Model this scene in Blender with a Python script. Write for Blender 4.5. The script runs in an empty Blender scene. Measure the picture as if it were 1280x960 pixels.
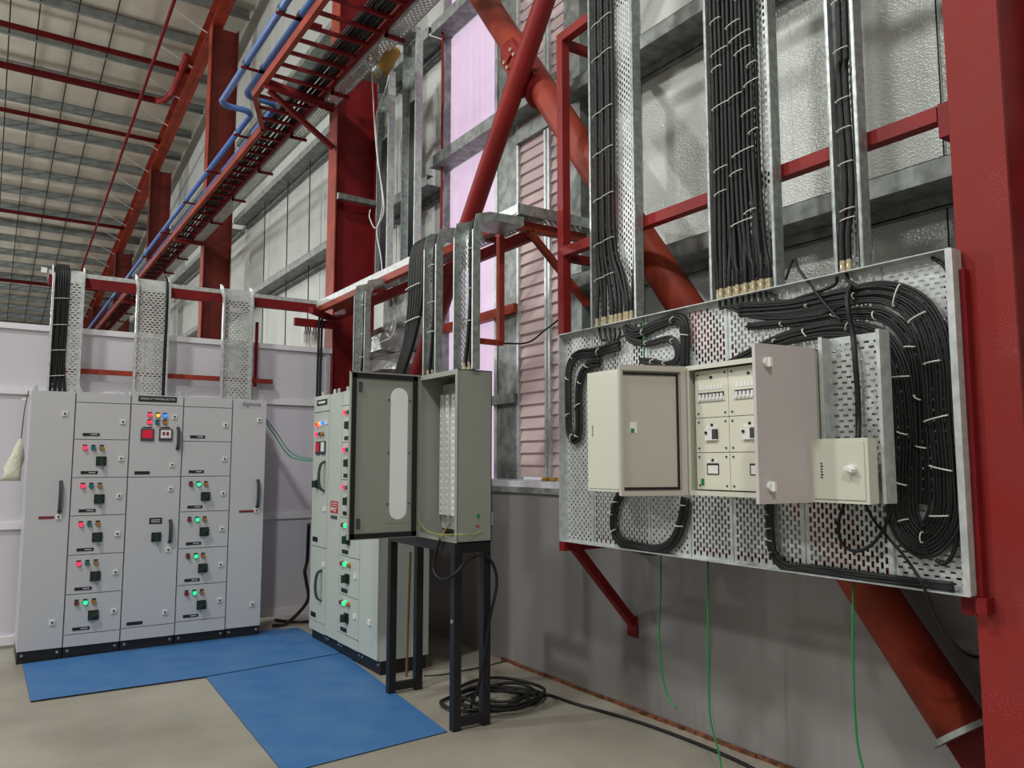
import bpy, math, random
from mathutils import Vector as V, Matrix
random.seed(7)
scene = bpy.context.scene
COL = scene.collection
# ------------------------------------------------------------------ camera
F, CX, CY, H = 985.0, 640.0, 480.0, 1.55
PITCH = math.atan(98 / F)
YAW = math.atan(656 / F * math.cos(PITCH))
FW = V((math.sin(YAW) * math.cos(PITCH), math.cos(YAW) * math.cos(PITCH), math.sin(PITCH)))
RT = V((math.cos(YAW), -math.sin(YAW), 0))
UP = RT.cross(FW)
cam_d = bpy.data.cameras.new('camera'); cam = bpy.data.objects.new('camera', cam_d); COL.objects.link(cam)
cam_d.sensor_fit = 'HORIZONTAL'; cam_d.sensor_width = 36.0; cam_d.lens = F / 1280 * 36.0
cam_d.clip_start = 0.05; cam_d.clip_end = 300
m3 = Matrix((RT, UP, -FW)).transposed()
cam.matrix_world = Matrix.Translation((0, 0, H)) @ m3.to_4x4()
scene.camera = cam
# ------------------------------------------------------------------ light and exposure
scene.view_settings.view_transform = 'Standard'
scene.view_settings.look = 'None'
scene.view_settings.gamma = 1.0
scene.view_settings.use_curve_mapping = False
scene.view_settings.exposure = -0.70
w = bpy.data.worlds.new('world'); scene.world = w; w.use_nodes = True
w.node_tree.nodes['Background'].inputs[0].default_value = (0.93, 0.95, 1.0, 1)
w.node_tree.nodes['Background'].inputs[1].default_value = 0.78
def lamp(name, loc, power, size, color=(1, 0.98, 0.94), target=None):
    l = bpy.data.lights.new(name, 'AREA'); l.shape = 'DISK'; l.size = size; l.energy = power; l.color = color
    o = bpy.data.objects.new(name, l); COL.objects.link(o); o.location = loc
    if target is not None:
        o.rotation_euler = (V(target) - V(loc)).to_track_quat('-Z', 'Y').to_euler()
    return o
lamp('high_bay_or_fill_lamp', (-7.2, 7.4, 9.3), 760, 0.7, (1, 1, 0.97), (0, 6, 0))
lamp('high_bay_or_fill_lamp', (-2.8, 3.0, 9.3), 560, 0.7, (1, 1, 0.97), (0, 4.5, 0))
lamp('high_bay_or_fill_lamp', (-3.6, -4.2, 9.3), 700, 0.7, (1, 1, 0.97), (0, 1, 0))
for _y in (16.0, 28.0):  # fill lamps added to brighten the roof and far cladding
    _l = bpy.data.lights.new('high_bay_or_fill_lamp', 'POINT'); _l.energy = 2600; _l.shadow_soft_size = .35
    _o = bpy.data.objects.new('high_bay_or_fill_lamp', _l); COL.objects.link(_o); _o.location = (-7.0, _y, 9.2 - .115 * _y)

# ------------------------------------------------------------------ pixel -> point helpers (1280 x 960 frame)
def ray(u, v): return FW + RT * ((u - CX) / F) - UP * ((v - CY) / F)
def PX(u, v, x): d = ray(u, v); return V((0, 0, H)) + d * (x / d.x)
def PY(u, v, y): d = ray(u, v); return V((0, 0, H)) + d * (y / d.y)
def PZ(u, v, z): d = ray(u, v); return V((0, 0, H)) + d * ((z - H) / d.z)

# ------------------------------------------------------------------ materials
def lin(c):
    c = c / 255.0
    return c / 12.92 if c <= 0.04045 else ((c + 0.055) / 1.055) ** 2.4
def rgb(r, g, b): return (lin(r), lin(g), lin(b), 1)
def mat(name, col, rough=0.5, metal=0.0, var=0.0, vscale=6.0, bump=0.0, bscale=200.0, emit=None, estr=0.0, alpha=None, col2=None, detail=4, stretch=None, spec=None):
    m = bpy.data.materials.new(name); m.use_nodes = True
    nt = m.node_tree; b = nt.nodes['Principled BSDF']
    b.inputs['Base Color'].default_value = rgb(*col)
    b.inputs['Roughness'].default_value = rough
    b.inputs['Metallic'].default_value = metal
    if spec is not None: b.inputs['Specular IOR Level'].default_value = spec
    if emit:
        b.inputs['Emission Color'].default_value = rgb(*emit); b.inputs['Emission Strength'].default_value = estr
    if var or bump:
        tc = nt.nodes.new('ShaderNodeTexCoord'); src = tc.outputs['Object']
        if stretch:
            mp = nt.nodes.new('ShaderNodeMapping'); mp.inputs['Scale'].default_value = stretch
            nt.links.new(src, mp.inputs[0]); src = mp.outputs[0]
    if var:
        n = nt.nodes.new('ShaderNodeTexNoise'); n.inputs['Scale'].default_value = vscale; n.inputs['Detail'].default_value = detail
        nt.links.new(src, n.inputs['Vector'])
        r = nt.nodes.new('ShaderNodeMapRange'); r.inputs[1].default_value = 0.35; r.inputs[2].default_value = 0.65
        nt.links.new(n.outputs['Fac'], r.inputs[0])
        mx = nt.nodes.new('ShaderNodeMix'); mx.data_type = 'RGBA'
        c2 = col2 or tuple(max(0, c * (1 - var)) for c in col)
        mx.inputs[6].default_value = rgb(*col); mx.inputs[7].default_value = rgb(*c2)
        nt.links.new(r.outputs[0], mx.inputs[0]); nt.links.new(mx.outputs[2], b.inputs['Base Color'])
    if bump:
        n2 = nt.nodes.new('ShaderNodeTexNoise'); n2.inputs['Scale'].default_value = bscale; n2.inputs['Detail'].default_value = 2
        nt.links.new(src, n2.inputs['Vector'])
        bp = nt.nodes.new('ShaderNodeBump'); bp.inputs['Strength'].default_value = bump; bp.inputs['Distance'].default_value = 0.01
        nt.links.new(n2.outputs['Fac'], bp.inputs['Height']); nt.links.new(bp.outputs[0], b.inputs['Normal'])
    return m
M = {}
M['red'] = mat('red_paint', (140, 38, 36), 0.5, var=0.16, vscale=3, spec=.22)
def speckle(m, seed_scale=260, thr=.70, colr=(188, 150, 148)):
    nt = m.node_tree; b = nt.nodes['Principled BSDF']; src = b.inputs['Base Color'].links[0].from_socket
    tc = nt.nodes.new('ShaderNodeTexCoord'); n = nt.nodes.new('ShaderNodeTexNoise'); n.inputs['Scale'].default_value = seed_scale; n.inputs['Detail'].default_value = 1
    n2 = nt.nodes.new('ShaderNodeTexNoise'); n2.inputs['Scale'].default_value = 3.0; n2.inputs['Detail'].default_value = 3
    for q in (n, n2): nt.links.new(tc.outputs['Object'], q.inputs['Vector'])
    ad = nt.nodes.new('ShaderNodeMath'); ad.operation = 'MULTIPLY_ADD'; ad.inputs[1].default_value = .45
    nt.links.new(n2.outputs['Fac'], ad.inputs[0]); nt.links.new(n.outputs['Fac'], ad.inputs[2])
    gt = nt.nodes.new('ShaderNodeMapRange'); gt.inputs[1].default_value = thr + .18; gt.inputs[2].default_value = thr + .24; nt.links.new(ad.outputs[0], gt.inputs[0])
    mx = nt.nodes.new('ShaderNodeMix'); mx.data_type = 'RGBA'; nt.links.new(gt.outputs[0], mx.inputs[0]); nt.links.new(src, mx.inputs[6]); mx.inputs[7].default_value = rgb(*colr)
    nt.links.new(mx.outputs[2], b.inputs['Base Color'])
M['redd'] = mat('dark_and_shaded_red', (122, 24, 28), 0.5, var=0.15, vscale=5, spec=.22)  # dark red parts, and the shaded webs of the columns
M['rust'] = mat('oxide_and_lit_red', (158, 62, 44), 0.5, var=0.22, vscale=4, spec=.25)  # oxide red parts, and the lit flange faces of columns
M['reddust'] = mat('dusty_red_paint', (134, 38, 36), 0.55, var=0.3, vscale=2.0, col2=(128, 48, 44), spec=.15)
speckle(M['reddust'], 300, .755, (168, 112, 108))
M['maroon'] = mat('maroon_paint', (112, 42, 34), 0.5, var=0.2, vscale=3, spec=.2)
M['leafin'] = mat('beige_grey_coat', (186, 182, 173), 0.4)
M['galv'] = mat('galvanised_steel', (172, 180, 178), 0.38, 0.55, var=0.2, vscale=30)
M['galvw'] = mat('bright_zinc_sheet', (200, 205, 204), 0.4, 0.35, var=0.12, vscale=25)
M['galvd'] = mat('weathered_zinc_girt', (150, 156, 152), 0.5, 0.4, var=0.25, vscale=12)
M['panel'] = mat('light_grey_powder_coat', (190, 191, 195), 0.4, bump=0.05, bscale=900)
M['panel2'] = mat('pale_green_grey_coat', (184, 192, 183), 0.4, bump=0.05, bscale=900)
M['cream'] = mat('cream_powder_coat', (200, 201, 186), 0.42)
M['creamd'] = mat('inner_cover_coat', (214, 213, 196), 0.5)
M['purp'] = mat('warm_grey_coat', (190, 182, 182), 0.35)
M['black'] = mat('black_paint', (22, 22, 25), 0.45)
M['gasket'] = mat('black_rubber_gasket', (18, 14, 14), 0.7)
M['cable'] = mat('black_cable_sheath', (20, 21, 22), 0.5, spec=.35)
M['cable2'] = mat('dark_grey_cable_sheath', (30, 31, 32), 0.5, spec=.35)
M['tie'] = mat('white_nylon_tie', (215, 215, 208), 0.5)
M['brass'] = mat('nickel_brass', (190, 178, 148), 0.35, 0.6)
M['white'] = mat('white_plastic', (225, 225, 222), 0.45)
M['dark'] = mat('dark_plastic', (62, 66, 72), 0.4)
M['darkg'] = mat('dark_green_plastic', (22, 52, 42), 0.4)
M['plate'] = mat('black_engraved_plate', (25, 25, 28), 0.4)
M['engrave'] = mat('white_engraving', (205, 205, 205), 0.6)
M['redtag'] = mat('red_engraved_plate', (120, 35, 40), 0.5)
M['redprint'] = mat('red_print', (175, 40, 40), 0.6)
M['ink'] = mat('dark_ink', (55, 55, 65), 0.6)
M['seam'] = mat('dark_gap', (30, 32, 34), 0.8)
M['blue'] = mat('blue_rubber_mat', (54, 104, 160), 0.5, var=0.14, vscale=4, bump=0.15, bscale=50, col2=(68, 114, 162), spec=.3)
M['green'] = mat('green_wire_sheath', (22, 130, 66), 0.45)
M['teal'] = mat('teal_wire_sheath', (80, 130, 128), 0.45)
M['copper'] = mat('copper_strip', (165, 108, 76), 0.35, 0.6, var=0.35, vscale=30, col2=(92, 60, 44))
M['bluepipe'] = mat('blue_painted_pipe', (84, 120, 186), 0.4)
M['partition'] = mat('white_partition_board', (205, 203, 212), 0.5)
M['prail'] = mat('white_aluminium_rail', (224, 222, 228), 0.4)
M['wire'] = mat('white_wire', (215, 215, 212), 0.5)
M['duct'] = mat('crumpled_foil', (165, 165, 162), 0.35, 0.6, var=0.3, vscale=5, bump=0.7, bscale=14)
M['bag'] = mat('translucent_plastic_bag', (206, 206, 188), 0.3, bump=0.8, bscale=30)
M['glass'] = mat('frosted_window', (232, 235, 238), 0.25)
M['tcab'] = mat('grey_green_powder_coat', (142, 146, 138), 0.4, bump=0.05, bscale=900)
M['batten'] = mat('brown_wood', (112, 82, 62), 0.6)
M['yellow'] = mat('yellow_green_wire', (150, 170, 60), 0.5)
M['yellowish'] = mat('brown_paper_roll', (150, 118, 40), 0.6)
M['roofs'] = mat('roof_liner_sheet', (216, 210, 196), 0.6, var=0.07, vscale=2)
M['purlin'] = mat('grey_purlin', (142, 148, 146), 0.5, 0.2, var=0.15, vscale=5)
def lampmat(name, col, on): return mat(name, col, 0.25, emit=col if on else None, estr=on)
M['l_red'] = lampmat('red_lamp_on', (255, 40, 75), 2.2); M['l_redoff'] = lampmat('red_lamp_off', (130, 40, 45), 0)
M['l_grn'] = lampmat('green_lamp_on', (40, 240, 150), 1.8); M['l_grnoff'] = lampmat('teal_lamp_off', (28, 108, 115), 0)
M['l_yel'] = lampmat('amber_lamp_on', (250, 185, 60), 1.2); M['l_yeloff'] = lampmat('amber_lamp_off', (165, 115, 45), 0)
M['l_blu'] = lampmat('blue_lamp_on', (50, 125, 255), 2.0)
M['disp'] = lampmat('red_display', (190, 20, 50), 0.5)

def node_floor():
    m = mat('polished_concrete', (160, 155, 143), 0.32, var=0.2, vscale=1.1, col2=(136, 131, 119), detail=9, bump=0.03, bscale=90)
    nt = m.node_tree; b = nt.nodes['Principled BSDF']
    tc = nt.nodes.new('ShaderNodeTexCoord')
    mp = nt.nodes.new('ShaderNodeMapping'); mp.inputs['Scale'].default_value = (1.2, 1.6, 1); nt.links.new(tc.outputs['Object'], mp.inputs[0])
    n = nt.nodes.new('ShaderNodeTexNoise'); n.inputs['Scale'].default_value = 2; n.inputs['Detail'].default_value = 6; nt.links.new(mp.outputs[0], n.inputs['Vector'])
    r = nt.nodes.new('ShaderNodeMapRange'); r.inputs[1].default_value = .3; r.inputs[2].default_value = .7; r.inputs[3].default_value = .28; r.inputs[4].default_value = .5
    nt.links.new(n.outputs['Fac'], r.inputs[0]); nt.links.new(r.outputs[0], b.inputs['Roughness'])
    return m
M['floor'] = node_floor()
def node_foil():
    m = bpy.data.materials.new('bubble_foil_insulation'); m.use_nodes = True
    nt = m.node_tree; b = nt.nodes['Principled BSDF']
    b.inputs['Metallic'].default_value = 0.25; b.inputs['Roughness'].default_value = 0.42
    tc = nt.nodes.new('ShaderNodeTexCoord')
    mp = nt.nodes.new('ShaderNodeMapping'); mp.inputs['Scale'].default_value = (60, 60, 100); nt.links.new(tc.outputs['Object'], mp.inputs[0])
    vo = nt.nodes.new('ShaderNodeTexVoronoi'); vo.inputs['Scale'].default_value = 1.0; vo.inputs['Randomness'].default_value = .75; nt.links.new(mp.outputs[0], vo.inputs['Vector'])
    n = nt.nodes.new('ShaderNodeTexNoise'); n.inputs['Scale'].default_value = 2.2; n.inputs['Detail'].default_value = 5; nt.links.new(tc.outputs['Object'], n.inputs['Vector'])
    mx = nt.nodes.new('ShaderNodeMix'); mx.data_type = 'RGBA'; mx.inputs[6].default_value = rgb(205, 210, 205); mx.inputs[7].default_value = rgb(180, 184, 178)
    nt.links.new(n.outputs['Fac'], mx.inputs[0]); nt.links.new(mx.outputs[2], b.inputs['Base Color'])
    bp = nt.nodes.new('ShaderNodeBump'); bp.inputs['Strength'].default_value = .55; bp.inputs['Distance'].default_value = .006
    nt.links.new(vo.outputs['Distance'], bp.inputs['Height'])
    bp2 = nt.nodes.new('ShaderNodeBump'); bp2.inputs['Strength'].default_value = .12; bp2.inputs['Distance'].default_value = .06
    nt.links.new(n.outputs['Fac'], bp2.inputs['Height']); nt.links.new(bp.outputs[0], bp2.inputs['Normal'])
    nt.links.new(bp2.outputs[0], b.inputs['Normal'])
    return m
M['foil'] = node_foil()
M['lowwall'] = mat('grey_painted_wall', (134, 131, 130), 0.38, var=0.1, vscale=1.5, bump=0.04, bscale=40, stretch=(1, 1, .35))
M['sill'] = mat('pale_sill', (200, 198, 206), 0.5, var=0.1, vscale=8)
def node_poly():
    m = bpy.data.materials.new('daylit_polycarbonate'); m.use_nodes = True
    nt = m.node_tree; b = nt.nodes['Principled BSDF']
    b.inputs['Base Color'].default_value = rgb(95, 85, 98); b.inputs['Roughness'].default_value = .3
    tc = nt.nodes.new('ShaderNodeTexCoord')
    mp = nt.nodes.new('ShaderNodeMapping'); mp.inputs['Scale'].default_value = (1, 26, .25); nt.links.new(tc.outputs['Object'], mp.inputs[0])
    n = nt.nodes.new('ShaderNodeTexNoise'); n.inputs['Scale'].default_value = 1.6; n.inputs['Detail'].default_value = 4; nt.links.new(mp.outputs[0], n.inputs['Vector'])
    mx = nt.nodes.new('ShaderNodeMix'); mx.data_type = 'RGBA'; mx.inputs[6].default_value = rgb(226, 186, 214); mx.inputs[7].default_value = rgb(236, 222, 246)
    nt.links.new(n.outputs['Fac'], mx.inputs[0]); nt.links.new(mx.outputs[2], b.inputs['Emission Color'])
    b.inputs['Emission Strength'].default_value = 1.4
    return m
M['poly'] = node_poly()
M['louvre'] = mat('backlit_louvre_blade', (184, 165, 164), 0.45, emit=(205, 165, 168), estr=0.10)  # pink tint and faint glow stand in for daylight from behind

# ------------------------------------------------------------------ mesh builder
class MB:
    def __init__(s): s.v = []; s.f = []
    def add(s, vs, fs):
        o = len(s.v); s.v += [tuple(p) for p in vs]; s.f += [tuple(i + o for i in f) for f in fs]; return s
    def box(s, a, b):
        x0, y0, z0 = (min(a[i], b[i]) for i in range(3)); x1, y1, z1 = (max(a[i], b[i]) for i in range(3))
        return s.add([(x0, y0, z0), (x1, y0, z0), (x1, y1, z0), (x0, y1, z0), (x0, y0, z1), (x1, y0, z1), (x1, y1, z1), (x0, y1, z1)],
                     [(0, 3, 2, 1), (4, 5, 6, 7), (0, 1, 5, 4), (1, 2, 6, 5), (2, 3, 7, 6), (3, 0, 4, 7)])
    def obox(s, c, ax, ay, az):
        c, ax, ay, az = V(c), V(ax), V(ay), V(az)
        vs = [c - ax - ay - az, c + ax - ay - az, c + ax + ay - az, c - ax + ay - az, c - ax - ay + az, c + ax - ay + az, c + ax + ay + az, c - ax + ay + az]
        return s.add(vs, [(0, 3, 2, 1), (4, 5, 6, 7), (0, 1, 5, 4), (1, 2, 6, 5), (2, 3, 7, 6), (3, 0, 4, 7)])
    def bar(s, p, q, wd, ht=None, up=(0, 0, 1)):
        p, q = V(p), V(q); d = (q - p); L = d.length; d.normalize(); ht = ht or wd
        upv = V(up)
        if abs(d.dot(upv)) > .98: upv = V((1, 0, 0))
        sd = d.cross(upv).normalized(); uu = sd.cross(d)
        return s.obox((p + q) / 2, d * L / 2, sd * wd / 2, uu * ht / 2)
    def cyl(s, p, q, r, n=12, r2=None, caps=True):
        p, q = V(p), V(q); d = (q - p).normalized(); r2 = r if r2 is None else r2
        a = d.orthogonal().normalized(); b = d.cross(a)
        vs = [p + (a * math.cos(t) + b * math.sin(t)) * r for t in [2 * math.pi * i / n for i in range(n)]]
        vs += [q + (a * math.cos(t) + b * math.sin(t)) * r2 for t in [2 * math.pi * i / n for i in range(n)]]
        fs = [(i, (i + 1) % n, n + (i + 1) % n, n + i) for i in range(n)]
        if caps: fs += [tuple(range(n - 1, -1, -1)), tuple(range(n, 2 * n))]
        return s.add(vs, fs)
    def tube(s, pts, r, n=7):
        pts = [V(p) for p in pts]; m = len(pts)
        if m < 2: return s
        t0 = (pts[1] - pts[0]).normalized(); a = t0.orthogonal().normalized(); vs = []; fs = []
        for i, p in enumerate(pts):
            t = (pts[min(i + 1, m - 1)] - pts[max(i - 1, 0)])
            t = t.normalized() if t.length > 1e-9 else t0
            a = (a - t * a.dot(t)); a = a.normalized() if a.length > 1e-6 else t.orthogonal().normalized()
            b = t.cross(a)
            vs += [p + (a * math.cos(2 * math.pi * k / n) + b * math.sin(2 * math.pi * k / n)) * r for k in range(n)]
        for i in range(m - 1):
            for k in range(n):
                fs.append((i * n + k, i * n + (k + 1) % n, (i + 1) * n + (k + 1) % n, (i + 1) * n + k))
        fs += [tuple(range(n - 1, -1, -1)), tuple(range((m - 1) * n, m * n))]
        return s.add(vs, fs)
    def prism(s, poly, off):
        n = len(poly); off = V(off); a = [V(p) for p in poly]
        return s.add(a + [p + off for p in a], [tuple(range(n - 1, -1, -1)), tuple(range(n, 2 * n))] + [(i, (i + 1) % n, n + (i + 1) % n, n + i) for i in range(n)])
    def quad(s, a, b, c, d): return s.add([a, b, c, d], [(0, 1, 2, 3)])
    def slots(s, o, du, dv, W, L, pu=.018, pv=.036, hu=.010, hv=.022, mu=.012, mv=.012, th=.002):
        """sheet W x L with staggered slots; slot columns spaced pu along du, slots pv apart along dv"""
        o, du, dv = V(o), V(du).normalized(), V(dv).normalized(); nn = du.cross(dv) * th
        n = max(1, int((W - 2 * mu) / pu)); mu = (W - n * pu) / 2
        def q(u0, u1, v0, v1):
            if u1 - u0 < 1e-5 or v1 - v0 < 1e-5: return
            c = [o + du * u0 + dv * v0, o + du * u1 + dv * v0, o + du * u1 + dv * v1, o + du * u0 + dv * v1]
            s.add(c + [p + nn for p in c], [(0, 3, 2, 1), (4, 5, 6, 7)])
        cur = 0
        for i in range(n):
            c = mu + (i + .5) * pu; q(cur, c - hu / 2, 0, L); v = 0
            h = mv + (pv / 2 if i % 2 else 0)
            while h + hv < L - mv:
                q(c - hu / 2, c + hu / 2, v, h); v = h + hv; h += pv
            q(c - hu / 2, c + hu / 2, v, L); cur = c + hu / 2
        q(cur, W, 0, L)
        return s
    def build(s, name, m, parent=None, smooth=False):
        loc = ORG.get(parent.name, V((0, 0, 0))) if parent else V((0, 0, 0))
        me = bpy.data.meshes.new(name)
        me.from_pydata([(p[0] - loc.x, p[1] - loc.y, p[2] - loc.z) for p in s.v], [], s.f)
        me.materials.append(M[m] if isinstance(m, str) else m)
        if smooth:
            me.polygons.foreach_set('use_smooth', [True] * len(me.polygons))
        me.update()
        o = bpy.data.objects.new(name, me); COL.objects.link(o)
        if parent: o.parent = parent; ORG[o.name] = loc
        return o
ORG = {}
def thing(name, label, cat, loc, group=None):
    o = bpy.data.objects.new(name, None); COL.objects.link(o); o.location = loc; o.empty_display_size = .1
    o['label'] = label; o['category'] = cat
    if group: o['group'] = group
    ORG[o.name] = V(loc); return o
def tag(o, label, cat, group=None):
    o['label'] = label; o['category'] = cat
    if group: o['group'] = group
    return o
def struct(o): o['kind'] = 'structure'; return o
def sempty(name, loc=(0, 0, 0)):
    o = bpy.data.objects.new(name, None); COL.objects.link(o); o.location = loc; o['kind'] = 'structure'; ORG[o.name] = V(loc); return o
def cr(pts, sub=6):
    """smooth curve through points"""
    pts = [V(p) for p in pts]
    if len(pts) < 3: return pts
    P = [pts[0] * 2 - pts[1]] + pts + [pts[-1] * 2 - pts[-2]]; out = []
    for i in range(1, len(P) - 2):
        a, b, c, d = P[i - 1:i + 3]
        for k in range(sub):
            t = k / sub
            out.append(.5 * ((2 * b) + (c - a) * t + (2 * a - 5 * b + 4 * c - d) * t * t + (3 * b - a - 3 * c + d) * t ** 3))
    out.append(pts[-1]); return out
def text(body, size, loc, ex, ey, m, parent, name='lettering', th=.0006, align='CENTER', fitw=None):
    cu = bpy.data.curves.new(name, 'FONT'); cu.body = body; cu.size = size; cu.align_x = align; cu.align_y = 'CENTER'; cu.extrude = th; cu.resolution_u = 2
    t = bpy.data.objects.new(name, cu); COL.objects.link(t)
    dg = bpy.context.evaluated_depsgraph_get(); me = bpy.data.meshes.new_from_object(t.evaluated_get(dg))
    COL.objects.unlink(t); bpy.data.objects.remove(t)
    if fitw:
        xs = [v.co.x for v in me.vertices]; k = fitw / (max(xs) - min(xs))
        for v in me.vertices: v.co.x *= k
    ex, ey = V(ex).normalized(), V(ey).normalized(); ez = ex.cross(ey); l = ORG.get(parent.name, V((0, 0, 0)))
    for v in me.vertices:
        p = V(loc) + ex * v.co.x + ey * v.co.y + ez * v.co.z; v.co = p - l
    me.materials.clear(); me.materials.append(M[m])
    o = bpy.data.objects.new(name, me); COL.objects.link(o); o.parent = parent; ORG[o.name] = l
    return o

# ================================================================== SETTING
LX_HANG = 2.812
WX, SX = 3.48, 3.76          # lower wall face, cladding face
struct(MB().box((-30, -8, -.1), (SX + .1, 60, 0)).build('floor', 'floor'))
# hall wall behind the camera
struct(MB().box((-30, -7.2, 0), (SX, -7, 12)).build('wall_near', 'roofs'))
# lower wall
wl = struct(MB().box((WX, -6, 0), (SX + .2, 60, 1.36)).build('wall_right', 'lowwall'))
MB().box((WX - .012, 4.4, 1.36), (SX + .1, 60, 1.405)).build('sill_slab', 'sill', wl)
MB().box((WX, -6, 1.36), (SX + .1, 4.4, 1.405)).build('sill_slab', 'sill', wl)
MB().box((WX - .02, 4.42, 1.315), (WX, 7.9, 1.36)).build('sill_trim', 'galvd', wl)
# upper cladding sheets, each a sheet of bubble foil
wu = sempty('wall_upper', (SX, 0, 1.4))
def rz(y): return 11.2 - .115 * y          # underside of the gable rafter
y = -6.0; i = 0
while y < 50:
    wdt = 1.25 if y < 20 else 2.5
    y1 = y + wdt
    if y < 4.62 < y1: y1 = 4.62
    if abs(y - 4.62) < 1e-6: y = y1 = 6.82; continue
    MB().box((SX + (.004 if i % 2 else 0), y + .002, 1.4), (SX + .03, y1 - .002, rz(y) + .6)).build('cladding_sheet', 'foil', wu)
    y = y1; i += 1
# girts (children of the upper wall): Z sections along Y
def girt(z, y0, y1):
    p = [(3.49, z - .1), (3.49, z), (3.56, z), (3.56, z - .004), (3.496, z - .004), (3.496, z - .1)]
    mb = MB()
    mb.box((3.49, y0, z - .095), (3.496, y1, z)); mb.box((3.49, y0, z - .004), (3.56, y1, z))
    mb.box((3.49, y0, z - .1), (3.72, y1, z - .094)); mb.box((3.70, y0, z - .16), (3.757, y1, z - .155)); mb.box((3.70, y0, z - .16), (3.706, y1, z - .094))
    return mb.build('girt', 'galvd', wu)
for z in (2.915, 4.40, 5.95, 7.4):
    for a, b in ((-3, 1.30), (1.50, 4.62), (6.8, 8.0), (8.2, 14.4), (14.7, 20.6), (20.9, 45)):
        girt(z, a, b)
for z in (4.58, 5.98):
    MB().box((3.52, 4.62, z - .11), (3.72, 6.8, z)).build('girt', 'galvd', wu)
for yy in (4.30, 2.95, 1.9):
    MB().cyl((3.745, yy, 1.4), (3.745, yy, 7), .004, 6).build('sag_rod', 'cable', wu)
for k, yy in enumerate((8.9, 9.7, 10.6, 11.6, 12.8)):
    MB().cyl((3.62, yy, 2.8), (3.62, yy + .1, 6), .008, 6).build('sag_rod', 'cable', wu)
# translucent window
w1 = sempty('window_1', (3.74, 6.3, 1.41))
for z0, z1 in ((1.41, 2.05), (2.13, 2.82), (2.9, 4.47), (4.58, 5.87), (5.98, 8.2)):
    MB().box((3.735, 5.88, z0), (3.745, 6.78, z1)).build('pane', 'poly', w1)
for z in (2.05, 2.82):
    MB().box((3.66, 5.5, z), (3.735, 6.9, z + .08)).build('window_rail', 'galvd' if z < 2.5 else 'rust', w1)
MB().box((3.70, 5.825, 1.41), (3.75, 5.872, 8.2)).build('window_frame', 'galvw', w1)
MB().box((3.66, 6.76, 1.41), (3.75, 6.80, 8.2)).build('window_frame', 'galvd', w1)
MB().box((3.71, 5.525, 1.41), (3.74, 5.822, 8.2)).build('window_post', 'galvd', w1)
w2 = sempty('window_2', (3.74, 5.1, 1.41))
for ya, yb in ((5.485, 5.515), (5.035, 5.065), (5.08, 5.11), (4.70, 4.775)):
    MB().box((3.70, ya, 1.41), (3.75, yb, 8.2)).build('louvre_frame', 'galvw', w2)
MB().box((3.68, 4.78, 4.30), (3.73, 5.5, 4.42)).build('louvre_rail', 'galvd', w2)
z = 1.43
while z < 8.0:
    for a, b in ((4.778, 5.033), (5.112, 5.483)):
        MB().prism([(3.715, a, z), (3.720, a, z), (3.748, a, z + .112), (3.743, a, z + .112)], (0, b - a, 0)).build('louvre_blade', 'louvre', w2)
    z += .10
MB().box((3.60, 4.50, 1.41), (3.755, 4.695, 8.2)).build('window_post', 'galvd', w2)
# partition behind the switchboards
PYY = 8.0
pw = sempty('wall_back', (0, PYY, 0))
for x0, x1 in ((-4.0, -2.4), (-2.4, -.9), (-.9, .62), (.62, 2.2), (2.2, 2.99)):
    MB().box((x0 + .003, PYY, .06), (x1 - .003, PYY + .04, 2.72)).build('partition_panel', 'partition', pw)
for z, h in ((2.70, .05), (2.135, .05), (.985, .06), (.03, .07)):
    MB().box((-4, PYY - .03, z), (2.99, PYY, z + h)).build('partition_rail', 'prail', pw)
for x in (-2.4, -.9, .62, 1.15, 2.2):
    MB().box((x - .02, PYY - .012, .1), (x + .02, PYY, 2.70)).build('partition_stud', 'prail', pw)

# roof: the gable falls away along Y, purlins run along X
ce = sempty('ceiling', (0, 20, 9))
def roofpt(x, y, dz): return (x, y, rz(y) + dz)
for k in range(30):
    y0 = -8 + 2.2 * k; y1 = y0 + 2.19
    MB().prism([roofpt(-30, y0, .62), roofpt(3.85, y0, .62), roofpt(3.85, y1, .62), roofpt(-30, y1, .62)], (0, 0, .03)).build('roof_sheet', 'roofs', ce)
yy = 13.4
while yy < 46:
    mb = MB(); a = rz(yy) + .40
    mb.box((-30, yy, a), (3.7, yy + .006, a + .21)); mb.box((-30, yy - .07, a), (3.7, yy, a + .006)); mb.box((-30, yy, a + .205), (3.7, yy + .07, a + .21))
    mb.build('purlin', 'purlin', ce); yy += 1.25
# gable rafter above the columns
def ibeam_y(x0, x1, z0, z1, y0, y1, f=rz):
    mb = MB(); xm = (x0 + x1) / 2
    for (xa, xb, za, zb) in ((x0, x1, z0, z0 + .012), (x0, x1, z1 - .012, z1), (xm - .005, xm + .005, z0, z1)):
        mb.prism([(xa, y0, f(y0) + za), (xb, y0, f(y0) + za), (xb, y0, f(y0) + zb), (xa, y0, f(y0) + zb)], (0, y1 - y0, f(y1) - f(y0)))
    return mb
ibeam_y(2.98, 3.2, 0, .38, 8, 46).build('rafter', 'rust', ce)
for yy, r, m in ((16.4, .055, 'redd'), (17.8, .07, 'redd'), (19.6, .05, 'redd'), (25.3, .05, 'redd'), (31.5, .06, 'redd'), (37.0, .06, 'redd')):
    MB().cyl((-30, yy, rz(yy) + .15), (2.6 if yy == 17.8 else 3.0, yy, rz(yy) + .15), r, 10).build('roof_strut', m, ce, True)
MB().tube([(2.6, 17.8, rz(17.8) + .15), (2.75, 17.7, rz(17.8) + .15), (2.85, 17.3, rz(17.8) + .2), (2.85, 15.9, rz(15.9) + .15)], .07, 10).build('pipe_bend', 'red', ce, True)
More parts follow.
